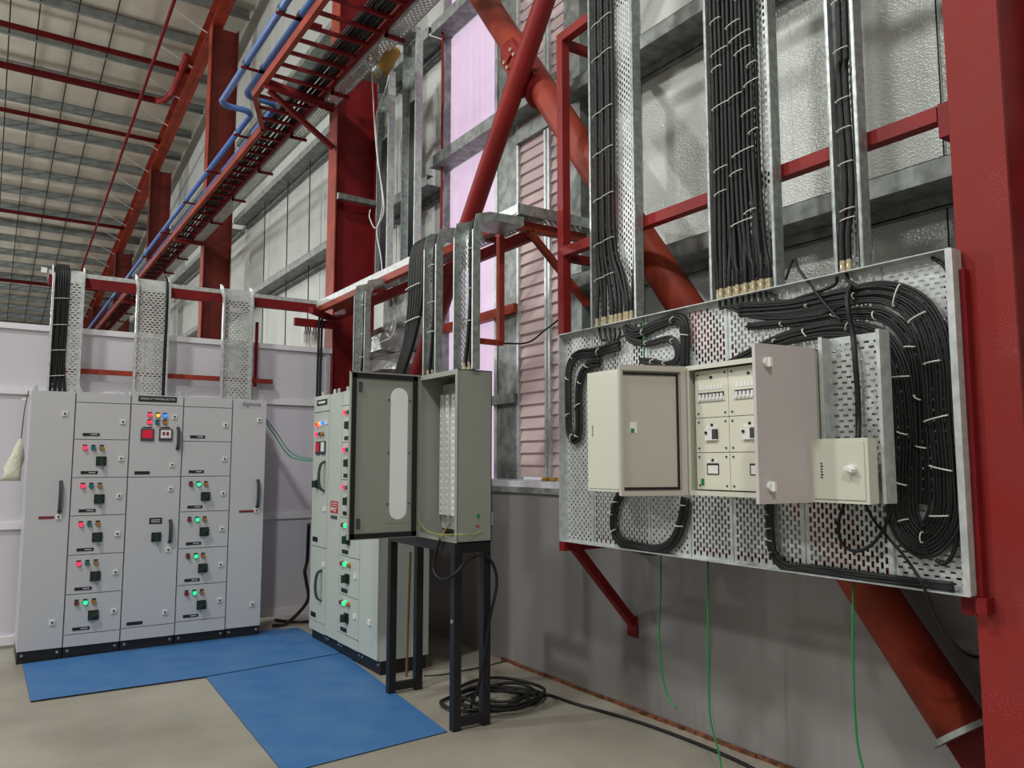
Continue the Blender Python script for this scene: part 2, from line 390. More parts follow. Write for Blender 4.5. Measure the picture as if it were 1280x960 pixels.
MB().tube([(2.15, 10, rz(10) - .6), (2.05, 45, rz(45) - .6)], .03, 8).build('sloping_pipe', 'redd', ce, True)
for x in (-.1, .35, .95, 1.55):
    MB().tube([(x, 12, rz(12) + .42), (x, 46, rz(46) + .42)], .012, 6).build('sag_rod', 'cable', ce)
yy = 13.6
while yy < 40:
    MB().bar((3.0, yy, rz(yy) + .06), (2.35, yy + .1, rz(yy) + .42), .035, .01).build('fly_brace', 'galvw', ce); yy += 1.25

# ================================================================== COLUMNS AND BRACES
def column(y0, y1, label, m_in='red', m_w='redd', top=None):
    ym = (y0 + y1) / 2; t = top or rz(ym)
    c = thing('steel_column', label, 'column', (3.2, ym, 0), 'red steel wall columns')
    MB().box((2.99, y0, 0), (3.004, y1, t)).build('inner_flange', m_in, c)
    MB().box((3.004, ym - .006, 0), (3.45, ym + .006, t)).build('web', m_w, c)  # web shade is put into its darker red
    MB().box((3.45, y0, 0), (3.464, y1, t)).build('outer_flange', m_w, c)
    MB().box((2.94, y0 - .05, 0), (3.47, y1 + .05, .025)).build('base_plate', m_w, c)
    return c
column(1.30, 1.492, 'nearest red steel column at the right edge beside the cable board', 'reddust')
column(7.98, 8.22, 'red steel column behind the grey cabinets where the partition ends', 'rust', 'redd')  # flange colour carries its lit face, web colour its shade
column(14.4, 14.65, 'rust red column beyond the partition, first one left of the corner column', 'rust', 'maroon')
column(20.7, 20.95, 'rust red column beyond the partition, second one into the hall', 'maroon', 'maroon')
column(26.9, 27.15, 'rust red column beyond the partition, third one into the hall', 'maroon', 'maroon')
column(33.0, 33.25, 'farthest rust red column seen between the hanging perforated trays', 'maroon', 'maroon')
# braces
def brace(name, label, p, q, r):
    b = thing(name, label, 'brace', p)
    MB().cyl(p, q, r, 24).build('pipe', 'rust' if 'light' in label else 'red', b, True); return b
a0, a1 = PX(1205, 915, 3.29), PX(605, 0, 3.29)
d = (a1 - a0).normalized(); a1 = a1 + d * 3.2
bA = brace('brace_pipe', 'thick light red diagonal brace pipe rising from the right column foot', a0, a1, .105)
# lower end: cap plate, gusset, bolt
MB().cyl(a0 - d * .01, a0 + d * .012, .135, 24).build('cap_plate', 'galvd', bA)
g = a0 - d * .28
sd = d.cross(V((1, 0, 0))).normalized()
MB().obox((a0 + g) / 2, d * .15, sd * .095, V((.008, 0, 0))).build('gusset_plate', 'redd', bA)
MB().cyl(g + d * .06 + V((-.035, 0, 0)), g + d * .06 + V((.02, 0, 0)), .022, 8).build('bolt', 'galv', bA)
cx = PX(660, 90, 3.29)
sleeve = MB().cyl(cx + d * .14, cx + d * .30, .125, 24); sleeve.cyl(cx - d * .32, cx - d * .16, .125, 24)
sleeve.build('sleeve', 'red', bA)
for s1 in (-1, 1):
    for s2 in (-1, 1):
        for k in (.10, .17):
            c = cx + d * (s1 * k) + sd * (s2 * .055)
            MB().cyl(c + V((-.13, 0, 0)), c + V((-.09, 0, 0)), .016, 6).build('bolt', 'brass', bA)
MB().obox(cx + V((-.1, 0, 0)), d * .26, sd * .10, V((.006, 0, 0))).build('splice_plate', 'red', bA)
b0, b1 = PX(558, 362, 3.10), PX(681, 0, 3.10); e = (b1 - b0).normalized()
t = (b0.z - .2) / -e.z
bB = brace('brace_pipe', 'slim deep red diagonal brace pipe crossing in front of the daylit panes', b0 + e * t, b1 + e * 4, .075)

# ================================================================== RED SUPPORT FRAME BEHIND THE RISER TRAYS
fr = thing('support_frame', 'red square-tube frame behind the vertical cable trays', 'frame', (3.03, 3.97, 1.1))
fx = 3.035
MB().box((fx - .03, 3.94, 1.9), (fx + .03, 4.0, 4.38)).build('post', 'red', fr)
MB().bar((fx, 3.938, 2.90), (fx, 1.545, 2.90), .06, .06).build('rail', 'red', fr)
MB().bar((fx, 3.938, 4.35), (fx, 1.52, 4.35), .06, .06).build('rail', 'red', fr)
MB().box((fx - .03, 1.497, 2.80), (fx + .09, 1.54, 2.935)).build('end_bracket', 'redd', fr)
for z in (2.87, 4.32):
    MB().bar((fx + .032, 3.97, z), (3.5, 3.97, z), .05, .05).build('wall_arm', 'redd', fr)
MB().bar((fx, 3.28, 2.0), (fx, 3.28, 2.86), .05, .05).build('post', 'redd', fr)

# ================================================================== PERFORATED CABLE BOARD
BX = 2.97; B0, B1, BZ0, BZ1 = 1.475, 3.875, 1.08, 2.335
bd = thing('cable_board', 'perforated galvanised cable board on red brackets with looped black cables', 'board', (BX, 2.67, BZ0))
def Yb(u): return PX(u, 560, BX).y
edges = [B1, Yb(742), Yb(812), Yb(862), Yb(914), Yb(1003), Yb(1112), B0]
kinds = ['dot', 'slot', 'dot', 'slot', 'slot', 'slot', 'wide']
for k in range(7):
    ya, yb = edges[k], edges[k + 1]; Wd = ya - yb - .003
    o = (BX, ya, BZ0); du = (0, -1, 0); dv = (0, 0, 1); mb = MB()
    L = BZ1 - BZ0
    if kinds[k] == 'slot': mb.slots(o, du, dv, Wd, L, .0200, .040, .0125, .026)
    elif kinds[k] == 'dot': mb.slots(o, du, dv, Wd, L, .0200, .036, .0115, .013)
    else: mb.slots(o, dv, du, L, Wd, .020, .040, .008, .020)
    mb.build('perforated_strip', 'galvw', bd)
    if k:
        MB().box((BX - .003, ya - .004, BZ0), (BX + .02, ya + .001, BZ1)).build('strip_edge', 'galv', bd)
MB().box((BX - .055, B0, BZ1), (BX + .01, B1, BZ1 + .004)).build('top_lip', 'galvw', bd)
MB().box((BX - .055, B0, BZ0 - .004), (BX + .01, B1, BZ0)).build('bottom_lip', 'galvw', bd)
MB().box((BX - .055, B0 - .004, BZ0), (BX + .01, B0, BZ1)).build('side_lip', 'galvw', bd)
MB().box((BX - .055, B0, BZ0), (BX - .052, B0 + .022, BZ1)).build('side_lip', 'galvw', bd)
MB().box((BX - .055, B1, BZ0), (BX + .01, B1 + .004, BZ1)).build('side_lip', 'galvw', bd)
# red carrier rails behind the board and brackets
cf = thing('board_bracket', 'dark red wall bracket with diagonal strut under the cable board', 'bracket', (WX, 3.85, .5))
MB().box((BX - .055, 3.83, 1.02), (WX, 3.88, 1.074)).build('arm', 'redd', cf)
MB().bar((BX + .05, 3.855, 1.03), (WX - .01, 3.855, .54), .055, .05, (1, 0, 0)).build('strut', 'redd', cf)
MB().box((WX - .012, 3.81, .45), (WX, 3.90, .58)).build('foot_plate', 'redd', cf)
cf2 = thing('board_post', 'dark red upright and painted shadow strip joining the cable board to the nearest column', 'bracket', (BX, 1.47, 1.0))
MB().box((BX + .02, 1.495, 1.0), (BX + .07, 1.545, 2.33)).build('upright', 'redd', cf2)
MB().box((2.935, 1.43, 1.02), (2.989, 1.468, 1.075)).build('arm', 'redd', cf2)
MB().box((2.955, 1.45, 1.075), (2.989, 1.470, 2.26)).build('angle', 'redd', cf2)  # dark strip standing for the board's shadow on the column
cf3 = thing('carrier_rail', 'dark red horizontal rails glimpsed through the perforated cable board', 'rail', (BX + .05, 2.6, 1.1))
for z in (1.095, 1.86):
    MB().box((BX + .022, 1.56, z), (BX + .062, 3.86, z + .03)).build('rail', 'redd', cf3)

# ================================================================== RISER TRAYS ABOVE THE BOARD
def riser(name, label, y0, y1, z0, z1, mdepth=.06, vertical=True):
    t = thing(name, label, 'cable tray', (2.98, (y0 + y1) / 2, z0), 'riser trays above the cable board')
    MB().slots((2.995, y1, z0), (0, -1, 0), (0, 0, 1), y1 - y0, z1 - z0, .0185, .036, .011, .020).build('perforated_base', 'galvw', t)
    for yy, sg in ((y0, 1), (y1, -1)):
        mb = MB(); mb.box((2.995 - mdepth, yy - .0015, z0), (2.995, yy + .0015, z1)); mb.box((2.995 - mdepth, yy, z0), (2.995 - mdepth + .002, yy + sg * .014, z1))
        mb.build('side_flange', 'galv', t)
    return t
riser('cable_tray', 'vertical perforated tray at the louvre end of the cable board', 3.19, 3.585, 2.34, 6.5)
riser('cable_tray', 'widest vertical perforated tray, crowded with black cables, mid board', 2.262, 2.655, 2.34, 6.5)
riser('cable_tray', 'narrow vertical tray with two cables nearest the right column', 1.832, 1.965, 2.34, 6.5)

def gland(mb, p, r=.013):
    p = V(p); mb.cyl(p, p + V((0, 0, .018)), r * 1.25, 6); mb.cyl(p + V((0, 0, .018)), p + V((0, 0, .034)), r, 10); mb.cyl(p + V((0, 0, .034)), p + V((0, 0, .05)), r * 1.15, 6)
def bundle(name, label, loc, group=None): return thing(name, label, 'cable bundle', loc, group)
def tie(parent, p, q, r=.0024, bow=(-.012, 0, 0)):
    p, q = V(p), V(q); mb = MB(); mb.tube(cr([p - V(bow) * .6, p + V(bow) * .4, (p + q) / 2 + V(bow), q + V(bow) * .4, q - V(bow) * .6], 4), r, 5); mb.build('cable_tie', 'tie', parent)

# tray A cables
bA_ = bundle('cable_bundle', 'black cables climbing the vertical tray at the louvre end', (2.96, 3.4, 2.34))
ys = [3.555 - i * .0195 for i in range(9)] + [3.225]
gls = [PX(u, v, 2.945).y for u, v in ((747, 408), (754, 406), (764, 403), (771, 402), (776, 400), (782, 399), (785, 397), (766, 406), (757, 408), (790, 395))]
for i, yy in enumerate(ys):
    j = random.uniform(-.004, .004); gy = sorted(gls, reverse=True)[i]; xo = 2.968 - (.014 if i % 3 == 1 else 0)
    pts = [(2.945, gy, 2.35), (2.945, gy, 2.45), (xo - .005, gy * .55 + yy * .45, 2.62), (xo, yy, 2.85), (xo + j, yy + j, 3.5), (xo - j, yy - j, 4.6), (xo, yy, 6.5)]
    MB().tube(cr(pts, 5), .0108, 8).build('cable', 'cable', bA_, True)
    mb = MB(); gland(mb, (2.945, gy, 2.34)); mb.build('cable_gland', 'brass', bA_)
for z in (2.62, 2.83, 3.1, 3.38, 3.63, 3.98, 4.2):
    tie(bA_, (2.95, 3.565, z), (2.95, 3.49, z + .01)); tie(bA_, (2.95, 3.485, z + .01), (2.95, 3.39, z + .02))
# tray B cables
bB_ = bundle('cable_bundle', 'thick mass of black cables climbing the widest vertical tray', (2.95, 2.46, 2.34))
n = 20
for i in range(n):
    yy = 2.612 - i * .0132; xo = 2.965 if i % 2 else 2.945
    gu = 898 + (962 - 898) * i / (n - 1); gy = PX(gu, 352, 2.945).y
    if i % 3 == 2: gy2 = gy; gx = 2.928
    else: gx = 2.945
    j = random.uniform(-.006, .006); zf = 2.62 + .12 * math.sin(i * 1.3)
    pts = [(gx, gy, 2.35), (gx, gy, 2.46), (xo - .01, gy * .5 + yy * .5, zf), (xo, yy, 2.95), (xo + j * .5, yy + j, 3.4), (xo, yy - j, 4.2), (xo, yy, 6.5)]
    MB().tube(cr(pts, 5), .0098, 7).build('cable', 'cable', bB_, True)
    mb = MB(); gland(mb, (gx, gy, 2.34), .011); mb.build('cable_gland', 'brass', bB_)
for z, ya, yb in ((2.68, 2.5, 2.38), (2.72, 2.42, 2.36), (2.86, 2.6, 2.53), (2.93, 2.5, 2.43), (2.98, 2.6, 2.52), (3.02, 2.48, 2.36), (3.1, 2.38, 2.33), (3.3, 2.6, 2.5), (3.31, 2.5, 2.42), (3.34, 2.4, 2.32), (3.5, 2.6, 2.54), (3.52, 2.45, 2.36), (3.58, 2.6, 2.5), (3.6, 2.48, 2.36), (3.68, 2.5, 2.42), (3.75, 2.6, 2.54), (3.8, 2.44, 2.34), (3.86, 2.55, 2.46), (3.2, 2.42, 2.34), (3.43, 2.38, 2.33)):
    tie(bB_, (2.925, ya, z), (2.925, yb, z + .012))
# tray C cables
bC_ = bundle('cable_bundle', 'pair of black cables in the narrow tray nearest the right column', (2.95, 1.9, 2.34))
for k, yy in enumerate((1.912, 1.882)):
    pts = [(2.945, yy + .02, 2.35), (2.945, yy + .02, 2.5), (2.955, yy, 2.7), (2.955, yy + .008, 3.2), (2.955, yy - .004, 3.6), (2.955, yy, 6.5)]
    MB().tube(cr(pts, 5), .0125, 8).build('cable', 'cable', bC_, True)
    mb = MB(); gland(mb, (2.945, yy + .02, 2.34)); mb.build('cable_gland', 'brass', bC_)
for z in (2.56, 2.6, 2.8, 2.95, 3.08, 3.3, 3.52): tie(bC_, (2.94, 1.93, z), (2.94, 1.868, z + .005))

# ================================================================== CABLES ON THE BOARD
CXB = 2.945
def bp(u, v, x=CXB): return PX(u, v, x)
def ribbon(parent, pts, n, sp, r, x=CXB, ws=None, m='cable', layer=True, name='cable', sub=6):
    P3 = [bp(u, v, x) for u, v in pts]; C3 = cr(P3, sub); k = len(C3)
    ws = ws or [1] * len(pts); out = []
    W = []
    for i in range(k):
        t = i / (k - 1) * (len(ws) - 1); a = int(min(t, len(ws) - 2)); W.append(ws[a] * (1 - (t - a)) + ws[a + 1] * (t - a))
    for j in range(n):
        off = (j - (n - 1) / 2) * sp; path = []
        ph = random.uniform(0, 6); jx = random.uniform(-.004, .004)
        for i, c in enumerate(C3):
            tt = C3[min(i + 1, k - 1)] - C3[max(i - 1, 0)]; nn = V((0, -tt.z, tt.y)).normalized()
            comp = 1 - min(1, W[i])
            lx = -(j % 3) * .9 * r * comp * 1.3 if layer else 0
            path.append(c + nn * (off * W[i] + .0018 * math.sin(i * .35 + ph)) + V((lx + jx, 0, 0)))
        MB().tube(path, r, 6).build(name, m if j % 4 else 'cable2', parent, True); out.append(path)
    return C3, W
def rties(parent, C3, W, n, sp, ids):
    k = len(C3)
    for i in ids:
        tt = C3[min(i + 1, k - 1)] - C3[max(i - 1, 0)]; nn = V((0, -tt.z, tt.y)).normalized(); h = n * sp * W[i] / 2
        a = random.uniform(-.9, .1); b = random.uniform(.3, .95)
        p = C3[i] + nn * h * a; q = C3[i] + nn * h * b + tt.normalized() * random.uniform(-.02, .02)
        tie(parent, p + V((-.012, 0, 0)), q + V((-.012, 0, 0)), .0027, (-.014, 0, 0))
big = bundle('cable_coil', 'big hanging coil of black cables on the right part of the board', (CXB, 1.7, 1.2))
pts = [(925, 388), (990, 384), (1050, 372), (1105, 366), (1148, 388), (1170, 440), (1176, 520), (1182, 600), (1180, 650), (1154, 676), (1130, 650), (1126, 600), (1127, 540), (1120, 470), (1100, 428), (1060, 412), (1010, 416), (960, 432), (905, 458)]
ws = [.5, .5, .55, .7, .9, 1, 1, 1, 1, 1, 1, 1, 1, .95, .8, .6, .5, .4, .2]
C3, W = ribbon(big, pts, 10, .0132, .0066, CXB, ws); rties(big, C3, W, 10, .0132, [8, 14, 20, 25, 31, 36, 41, 47, 54, 60, 66, 72, 78, 84, 90, 96, 101])
big2 = bundle('cable_bundle', 'black cables sweeping right from the brass glands into the coil', (CXB, 2.0, 2.2))
pts2 = [(935, 408), (1000, 402), (1060, 392), (1108, 396), (1140, 436), (1149, 500), (1152, 560), (1152, 630)]
C4, W4 = ribbon(big2, pts2, 5, .0132, .0066, CXB + .006, [.5, .6, .7, .9, 1, 1, 1, .9]); rties(big2, C4, W4, 5, .0132, [4, 10, 16, 24, 30, 36])
for i in range(9):
    u = 900 + i * 7.2; a = PX(u, 370 - i * 1.7, 2.945)
    pts = [V((2.945, a.y, 2.35)), V((2.945, a.y, 2.30))] + [bp(u + 10, 384 - i * .5), bp(u + 40, 396 - i * 2.2), bp(u + 80, 398 - i * 3), bp(u + 130, 393 - i * 3)]
    MB().tube(cr(pts, 6), .0075, 6).build('cable', 'cable', big2, True)
# dark single cables on the board
def cable(label, pts, r, x=CXB, m='cable', name='cable', cat='cable', grp=None):
    P3 = [p if isinstance(p, V) else bp(p[0], p[1], p[2] if len(p) > 2 else x) for p in pts]
    return tag(MB().tube(cr(P3, 7), r, 8).build(name, m, None, True), label, cat, grp)
def rope(label, pts, n, r, x=CXB, tie_ids=(), name='cable_bundle'):
    b = bundle(name, label, bp(*pts[0][:2], x)); C, Wt = ribbon(b, pts, n, r * 1.55, r, x, [.8] * len(pts)); rties(b, C, Wt, n, r * 1.7, tie_ids); return b
rope('taped black bundle bent in a long hook at the board left edge', [(775, 432), (748, 440), (722, 444), (712, 462), (711, 505), (712, 538), (718, 549), (724, 538), (724, 495), (727, 470), (738, 455), (750, 453)], 5, .0085, CXB, (6, 14, 20, 26, 33, 40, 46, 52, 58))
rope('thick black bundle arching over to the open box top right corner', [(785, 412), (795, 416), (812, 410), (838, 400), (852, 402), (856, 420), (855, 462)], 4, .011, CXB, (10, 20, 30))
rope('thin black bundle looping back towards the closed box top', [(780, 408), (788, 424), (810, 429), (836, 424), (847, 436), (845, 450), (832, 456), (815, 453), (800, 451)], 3, .009, CXB, (12, 20, 36, 42))
rope('black taped bundle bowed under the open box, left end in the closed box', [(775, 617), (768, 635), (767, 660), (775, 677), (795, 684), (822, 687), (842, 676), (852, 650), (856, 622)], 5, .0085, CXB, (3, 8, 13, 40, 46))
rope('black bundle dropping from the open box and running along the bottom lip', [(962, 626), (962, 660), (966, 690), (982, 708), (1010, 712), (1080, 722), (1150, 730), (1192, 735)], 4, .0085, CXB, (3, 6, 9, 12))
cable('single thick black cable dropping into the small closed box', [(1064, 356, 2.915), (1059, 372, 2.905), (1061, 392, 2.88), (1066, 418, 2.80), (1069, 450, 2.775), (1072, 490, 2.775), (1073, 525, 2.775), (1073, 549, 2.745)], .011)
cable('black cable arching from the narrow tray down to the coil', [(1047, 346), (1040, 358), (1000, 372), (978, 378), (962, 366)], .008)
cable('thin black loop sticking up above the board top edge', [(982, 350, 2.94), (988, 332, 2.94), (993, 323, 2.94), (998, 336, 2.94), (1010, 352, 2.93), (1030, 378, 2.92), (1052, 402, 2.91)], .006)
cable('black loop hanging below the small closed box', [(1055, 630), (1048, 655), (1052, 678), (1068, 689), (1088, 682), (1104, 662), (1114, 635), (1118, 600)], .007, CXB - .015)
cable('thin black cable trailing off the board to the right column', [(1082, 630), (1092, 650), (1110, 672), (1130, 695), (1152, 728, 2.9), (1166, 765, 2.93), (1180, 792, 2.95), (1200, 812, 3.0), (1218, 821, 3.1), (1236, 819, 3.3)], .006, CXB - .015)
cable('stiff black cable along the board right side lip', [(1165, 322), (1182, 335), (1190, 365), (1194, 430), (1196, 560), (1198, 650), (1192, 690), (1180, 705), (1170, 700)], .008, CXB + .005)
cable('short black cable pair under the narrow tray', [(1058, 342), (1062, 352), (1080, 362), (1092, 366)], .008)
tl = bundle('cable_bundle', 'short black cable tails below the glands of the louvre-end tray', bp(765, 412))
for i, (u, u2, v2) in enumerate(((749, 756, 425), (756, 762, 430), (762, 766, 432), (768, 768, 432), (774, 768, 434), (780, 764, 436))):
    MB().tube(cr([bp(u, 410), bp(u + 1, 418), bp((u + u2) / 2, 425), bp(u2, v2)], 6), .007, 7).build('cable', 'cable', tl, True)
cable('thin black wire sagging across the louvre to the red post', [V((LX_HANG, 4.35, 2.335)), PX(660, 428, 3.0), PX(682, 412, 3.05), V((3.05, 4.003, 2.49))], .006)
# green earth wires
def gw(label, pts): return cable(label, pts, .0048, m='green', name='green_wire', cat='wire')
gw('shortest green wire hanging below the board, free end curling right', [PX(826, 690, 3.2), PX(826, 740, 3.2), PX(824, 790, 3.2), PX(828, 845, 3.2), PX(836, 872, 3.2), PX(846, 886, 3.2)])
gw('middle green wire hanging below the board down to the floor cable', [PX(885, 700, 3.1), PX(885, 780, 3.1), PX(886, 870, 3.1), PX(889, 905, 3.1), PX(898, 938, 3.1), V((3.08, PX(908, 955, 3.1).y, .012)), V((3.06, PX(908, 955, 3.1).y - .08, .006))])
gw('green wire hanging below the board nearest the thick brace pipe', [PX(1067, 728, 3.0), PX(1066, 800, 3.0), PX(1068, 880, 3.0), PX(1072, 930, 3.0), PX(1080, 965, 3.0), PX(1086, 985, 3.0)])
gw('short green wire running down behind the board top cables', [bp(804, 398, 2.94), bp(805, 430), bp(805, 456)])

# ================================================================== BOXES ON THE BOARD
DX = 2.72
db = thing('distribution_box', 'cream distribution box standing open with rows of breakers', 'electrical box', (BX, 2.28, 1.40))
y0, y1, z0, z1 = 1.935, 2.625, 1.40, 2.0
mb = MB(); tk = .004
mb.box((BX - .006, y0, z0), (BX - .002, y1, z1))
mb.box((DX, y0, z0), (BX - .002, y0 + tk, z1)); mb.box((DX, y1 - tk, z0), (BX - .002, y1, z1)); mb.box((DX, y0, z0), (BX - .002, y1, z0 + tk)); mb.box((DX, y0, z1 - tk), (BX - .002, y1, z1))
mb.build('body', 'cream', db)
mb = MB(); lw = .022
mb.box((DX - .002, y0, z1 - lw), (DX + .002, y1, z1)); mb.box((DX - .002, y0, z0), (DX + .002, y1, z0 + lw)); mb.box((DX - .002, y1 - lw, z0 + lw), (DX + .002, y1, z1 - lw)); mb.box((DX - .002, y0, z0 + lw), (DX + .002, y0 + lw, z1 - lw))
mb.build('rim', 'cream', db)
IX = DX + .035
yc = [y1 - .025, 2.40, 2.17, y0 + .02]; zc = [1.975, 1.755, 1.595, 1.425]
for i in range(3):
    for j in range(3):
        ya, yb = yc[i], yc[i + 1]; za, zb = zc[j + 1], zc[j]
        c = MB().box((IX, yb + .0015, za + .0015), (IX + .004, ya - .0015, zb - .0015)).build('cover_plate', 'creamd', db)
        for yy in (ya - .02, yb + .02):
            for zz in (za + .02, zb - .02):
                MB().cyl((IX - .003, yy, zz), (IX, yy, zz), .005, 8).build('screw', 'dark', c)
        ym = (ya + yb) / 2
        if not (i == 1 and j == 2): MB().cyl((IX - .004, ym, zb - .035), (IX, ym, zb - .035), .007, 10).build('key_hole', 'plate', c)
        if j == 0:
            MB().box((IX - .004, ym - .075, zb - .125), (IX, ym + .075, zb - .105)).build('breaker_rail', 'plate', c)
            MB().box((IX - .006, ym - .08, zb - .145), (IX, ym + .08, zb - .127)).build('breaker_front', 'white', c)
            for q in range(7):
                MB().box((IX - .012, ym - .073 + q * .0215, zb - .138), (IX - .004, ym - .073 + q * .0215 + .011, zb - .112)).build('breaker_toggle', 'white', c)
            for q in range(7):
                MB().box((IX - .002, ym - .072 + q * .021, zb - .092), (IX, ym - .072 + q * .021 + .017, zb - .07)).build('circuit_label', 'white', c)
        elif j == 1:
            MB().box((IX - .012, ym - .036, zb - .105), (IX, ym + .036, zb - .055)).build('breaker', 'white', c)
            MB().box((IX - .013, ym - .036, zb - .10), (IX - .004, ym - .008, zb - .055)).build('breaker_window', 'dark', c)
            MB().cyl((IX - .018, ym + .026, zb - .07), (IX - .01, ym + .026, zb - .07), .007, 8).build('breaker_toggle', 'plate', c)
            for q in range(3): MB().box((IX - .002, ym - .03 + q * .022, zb - .052), (IX, ym - .03 + q * .022 + .018, zb - .038)).build('circuit_label', 'white', c)
        else:
            yo = .0 if i == 0 else -.03
            mb2 = MB(); a, b, cc, dd = ym - .035 + yo, ym + .035 + yo, zb - .10, zb - .05
            for bx_ in (((a, cc), (b, cc + .004)), ((a, dd - .007), (b, dd)), ((a, cc), (a + .004, dd)), ((b - .004, cc), (b, dd))):
                mb2.box((IX - .003, bx_[0][0], bx_[0][1]), (IX, bx_[1][0], bx_[1][1]))
            mb2.build('blank_frame', 'plate', c); MB().box((IX - .0015, a, cc), (IX, b, dd)).build('blank_plate', 'white', c)
            if i == 0:
                for q in range(3): MB().box((IX - .002, ym - .03 + q * .022, zb - .047), (IX, ym - .03 + q * .022 + .018, zb - .033)).build('circuit_label', 'white', c)
                MB().box((IX - .002, ya - .045, za + .02), (IX, ya - .027, za + .05)).build('earth_sticker', 'green', c)
def leaf(parent, h, e, z0, z1, m, name, th=.016):
    """door leaf from hinge h to free edge e (xy)"""
    h, e = V((*h, 0)), V((*e, 0)); d = (e - h); nrm = V((-d.y, d.x, 0)).normalized()
    pts = [h - nrm * th / 2, e - nrm * th / 2, e + nrm * th / 2, h + nrm * th / 2]
    o = MB().prism([(p.x, p.y, z0) for p in pts], (0, 0, z1 - z0)).build(name, m, parent)
    return o, h, d.normalized(), nrm, d.length
# left leaf (inside seen): hinge at far side
lf, h, d_, nr, L = leaf(db, (2.715, 2.632), (2.405, 2.742), 1.40, 1.995, 'leafin', 'door')
side = nr if nr.y < 0 else -nr
def lp(h, d_, side, s, z, off): p = h + d_ * s + side * off; return V((p.x, p.y, z))
def lbox(mb, h, d_, side, s0, s1, z0, z1, o0, o1):
    mb.prism([lp(h, d_, side, s0, z0, o0), lp(h, d_, side, s1, z0, o0), lp(h, d_, side, s1, z0, o1), lp(h, d_, side, s0, z0, o1)], (0, 0, z1 - z0)); return mb
mb = MB(); o0, o1 = .008, .014
lbox(mb, h, d_, side, .035, .045, 1.425, 1.965, o0, o1); lbox(mb, h, d_, side, .035, L - .012, 1.425, 1.437, o0, o1); lbox(mb, h, d_, side, .035, L - .012, 1.953, 1.965, o0, o1)
mb.build('gasket', 'gasket', lf)
mb = MB(); lbox(mb, h, d_, side, .0, L, 1.398, 1.42, .008, .022); lbox(mb, h, d_, side, 0, L, 1.972, 1.998, .008, .022); lbox(mb, h, d_, side, 0, .025, 1.42, 1.972, .008, .02); lbox(mb, h, d_, side, L - .014, L, 1.42, 1.972, .008, .02)
mb.build('folded_edge', 'leafin', lf)
mb = MB(); lbox(mb, h, d_, side, L - .085, L - .05, 1.685, 1.735, .008, .009); mb.build('paper_label', 'white', lf)
mb = MB(); lbox(mb, h, d_, side, L - .072, L - .054, 1.685, 1.705, .009, .0095); mb.build('printed_mark', 'green', lf)
for z in (1.47, 1.70, 1.92):
    MB().cyl((2.712, 2.628, z - .025), (2.712, 2.628, z + .025), .008, 8).build('hinge', 'galv', db)
# right leaf (outside seen)
rf, h, d_, nr, L = leaf(db, (2.715, 1.928), (2.405, 1.968), 1.395, 2.002, 'purp', 'door')
side = nr if nr.y < 0 else -nr
for z in (1.46, 1.93):
    mb = MB(); p = lp(h, d_, side, L - .055, z, .008); q = lp(h, d_, side, L - .055, z, .022); mb.cyl(p, q, .019, 14)
    p2 = lp(h, d_, side, L - .055, z, .022); mb.obox((p2.x, p2.y, z), d_ * .006, side * .014, V((0, 0, .018))); mb.build('latch_knob', 'white', rf)
# closed boxes
def closed_box(label, y0, y1, z0, z1, latch, DX=2.72, BX=2.97):
    b = thing('junction_box', label, 'electrical box', (BX, (y0 + y1) / 2, z0))
    MB().box((DX + .02, y0, z0), (BX - .002, y1, z1)).build('body', 'cream', b)
    dmb = MB().box((DX + .004, y0 - .002, z0 - .002), (DX + .018, y1 + .002, z1 + .002)); dmb.box((DX, y0 + .012, z0 + .012), (DX + .006, y1 - .012, z1 - .012)); dr = dmb.build('door', 'cream', b)
    yl, zl = (y1 - .045 if not latch else y1 - .05), z0 + (.32 if not latch else .12)
    for q in range(6):
        MB().box((DX - .001, yl - .004 - .003 * (q % 3 == 1), zl - .03 + q * .0105), (DX, yl + .004, zl - .03 + q * .0105 + .006)).build('printed_mark', 'ink', dr)
    if latch:
        mb = MB().cyl((DX - .014, y0 + .06, z0 + .125), (DX, y0 + .06, z0 + .125), .018, 14); mb.obox((DX - .02, y0 + .06, z0 + .125), (.012, 0, 0), (0, .017, .006), (0, -.002, .006)); mb.build('latch_knob', 'white', dr)
    return b
closed_box('tall closed cream box left of the open distribution box', 2.95, 3.36, 1.40, 2.035, False)
closed_box('small square closed cream box at the foot of the short tray', 1.685, 1.925, 1.40, 1.638, True, 2.665, 2.731)
# short tray piece above the small box
st = thing('cable_tray', 'short perforated tray length on the board above the small closed box', 'cable tray', (BX, 1.81, 1.4))
MB().slots((2.80, 1.915, 1.40), (0, 0, 1), (0, -1, 0), .645, .255, .0215, .040, .009, .022).build('perforated_base', 'galvw', st)
for yy in (1.915, 1.66):
    MB().box((2.735, yy - .002, 1.40), (2.80, yy + .002, 2.045)).build('side_flange', 'galvw', st)
MB().box((2.732, 1.900, 1.40), (2.735, 1.917, 2.045)).build('return_lip', 'galvw', st)
MB().box((2.732, 1.658, 1.40), (2.735, 1.672, 2.045)).build('return_lip', 'galvw', st)
for z in (1.45, 2.0): MB().box((2.803, 1.76, z), (2.965, 1.86, z + .04)).build('stand_off', 'galv', st)

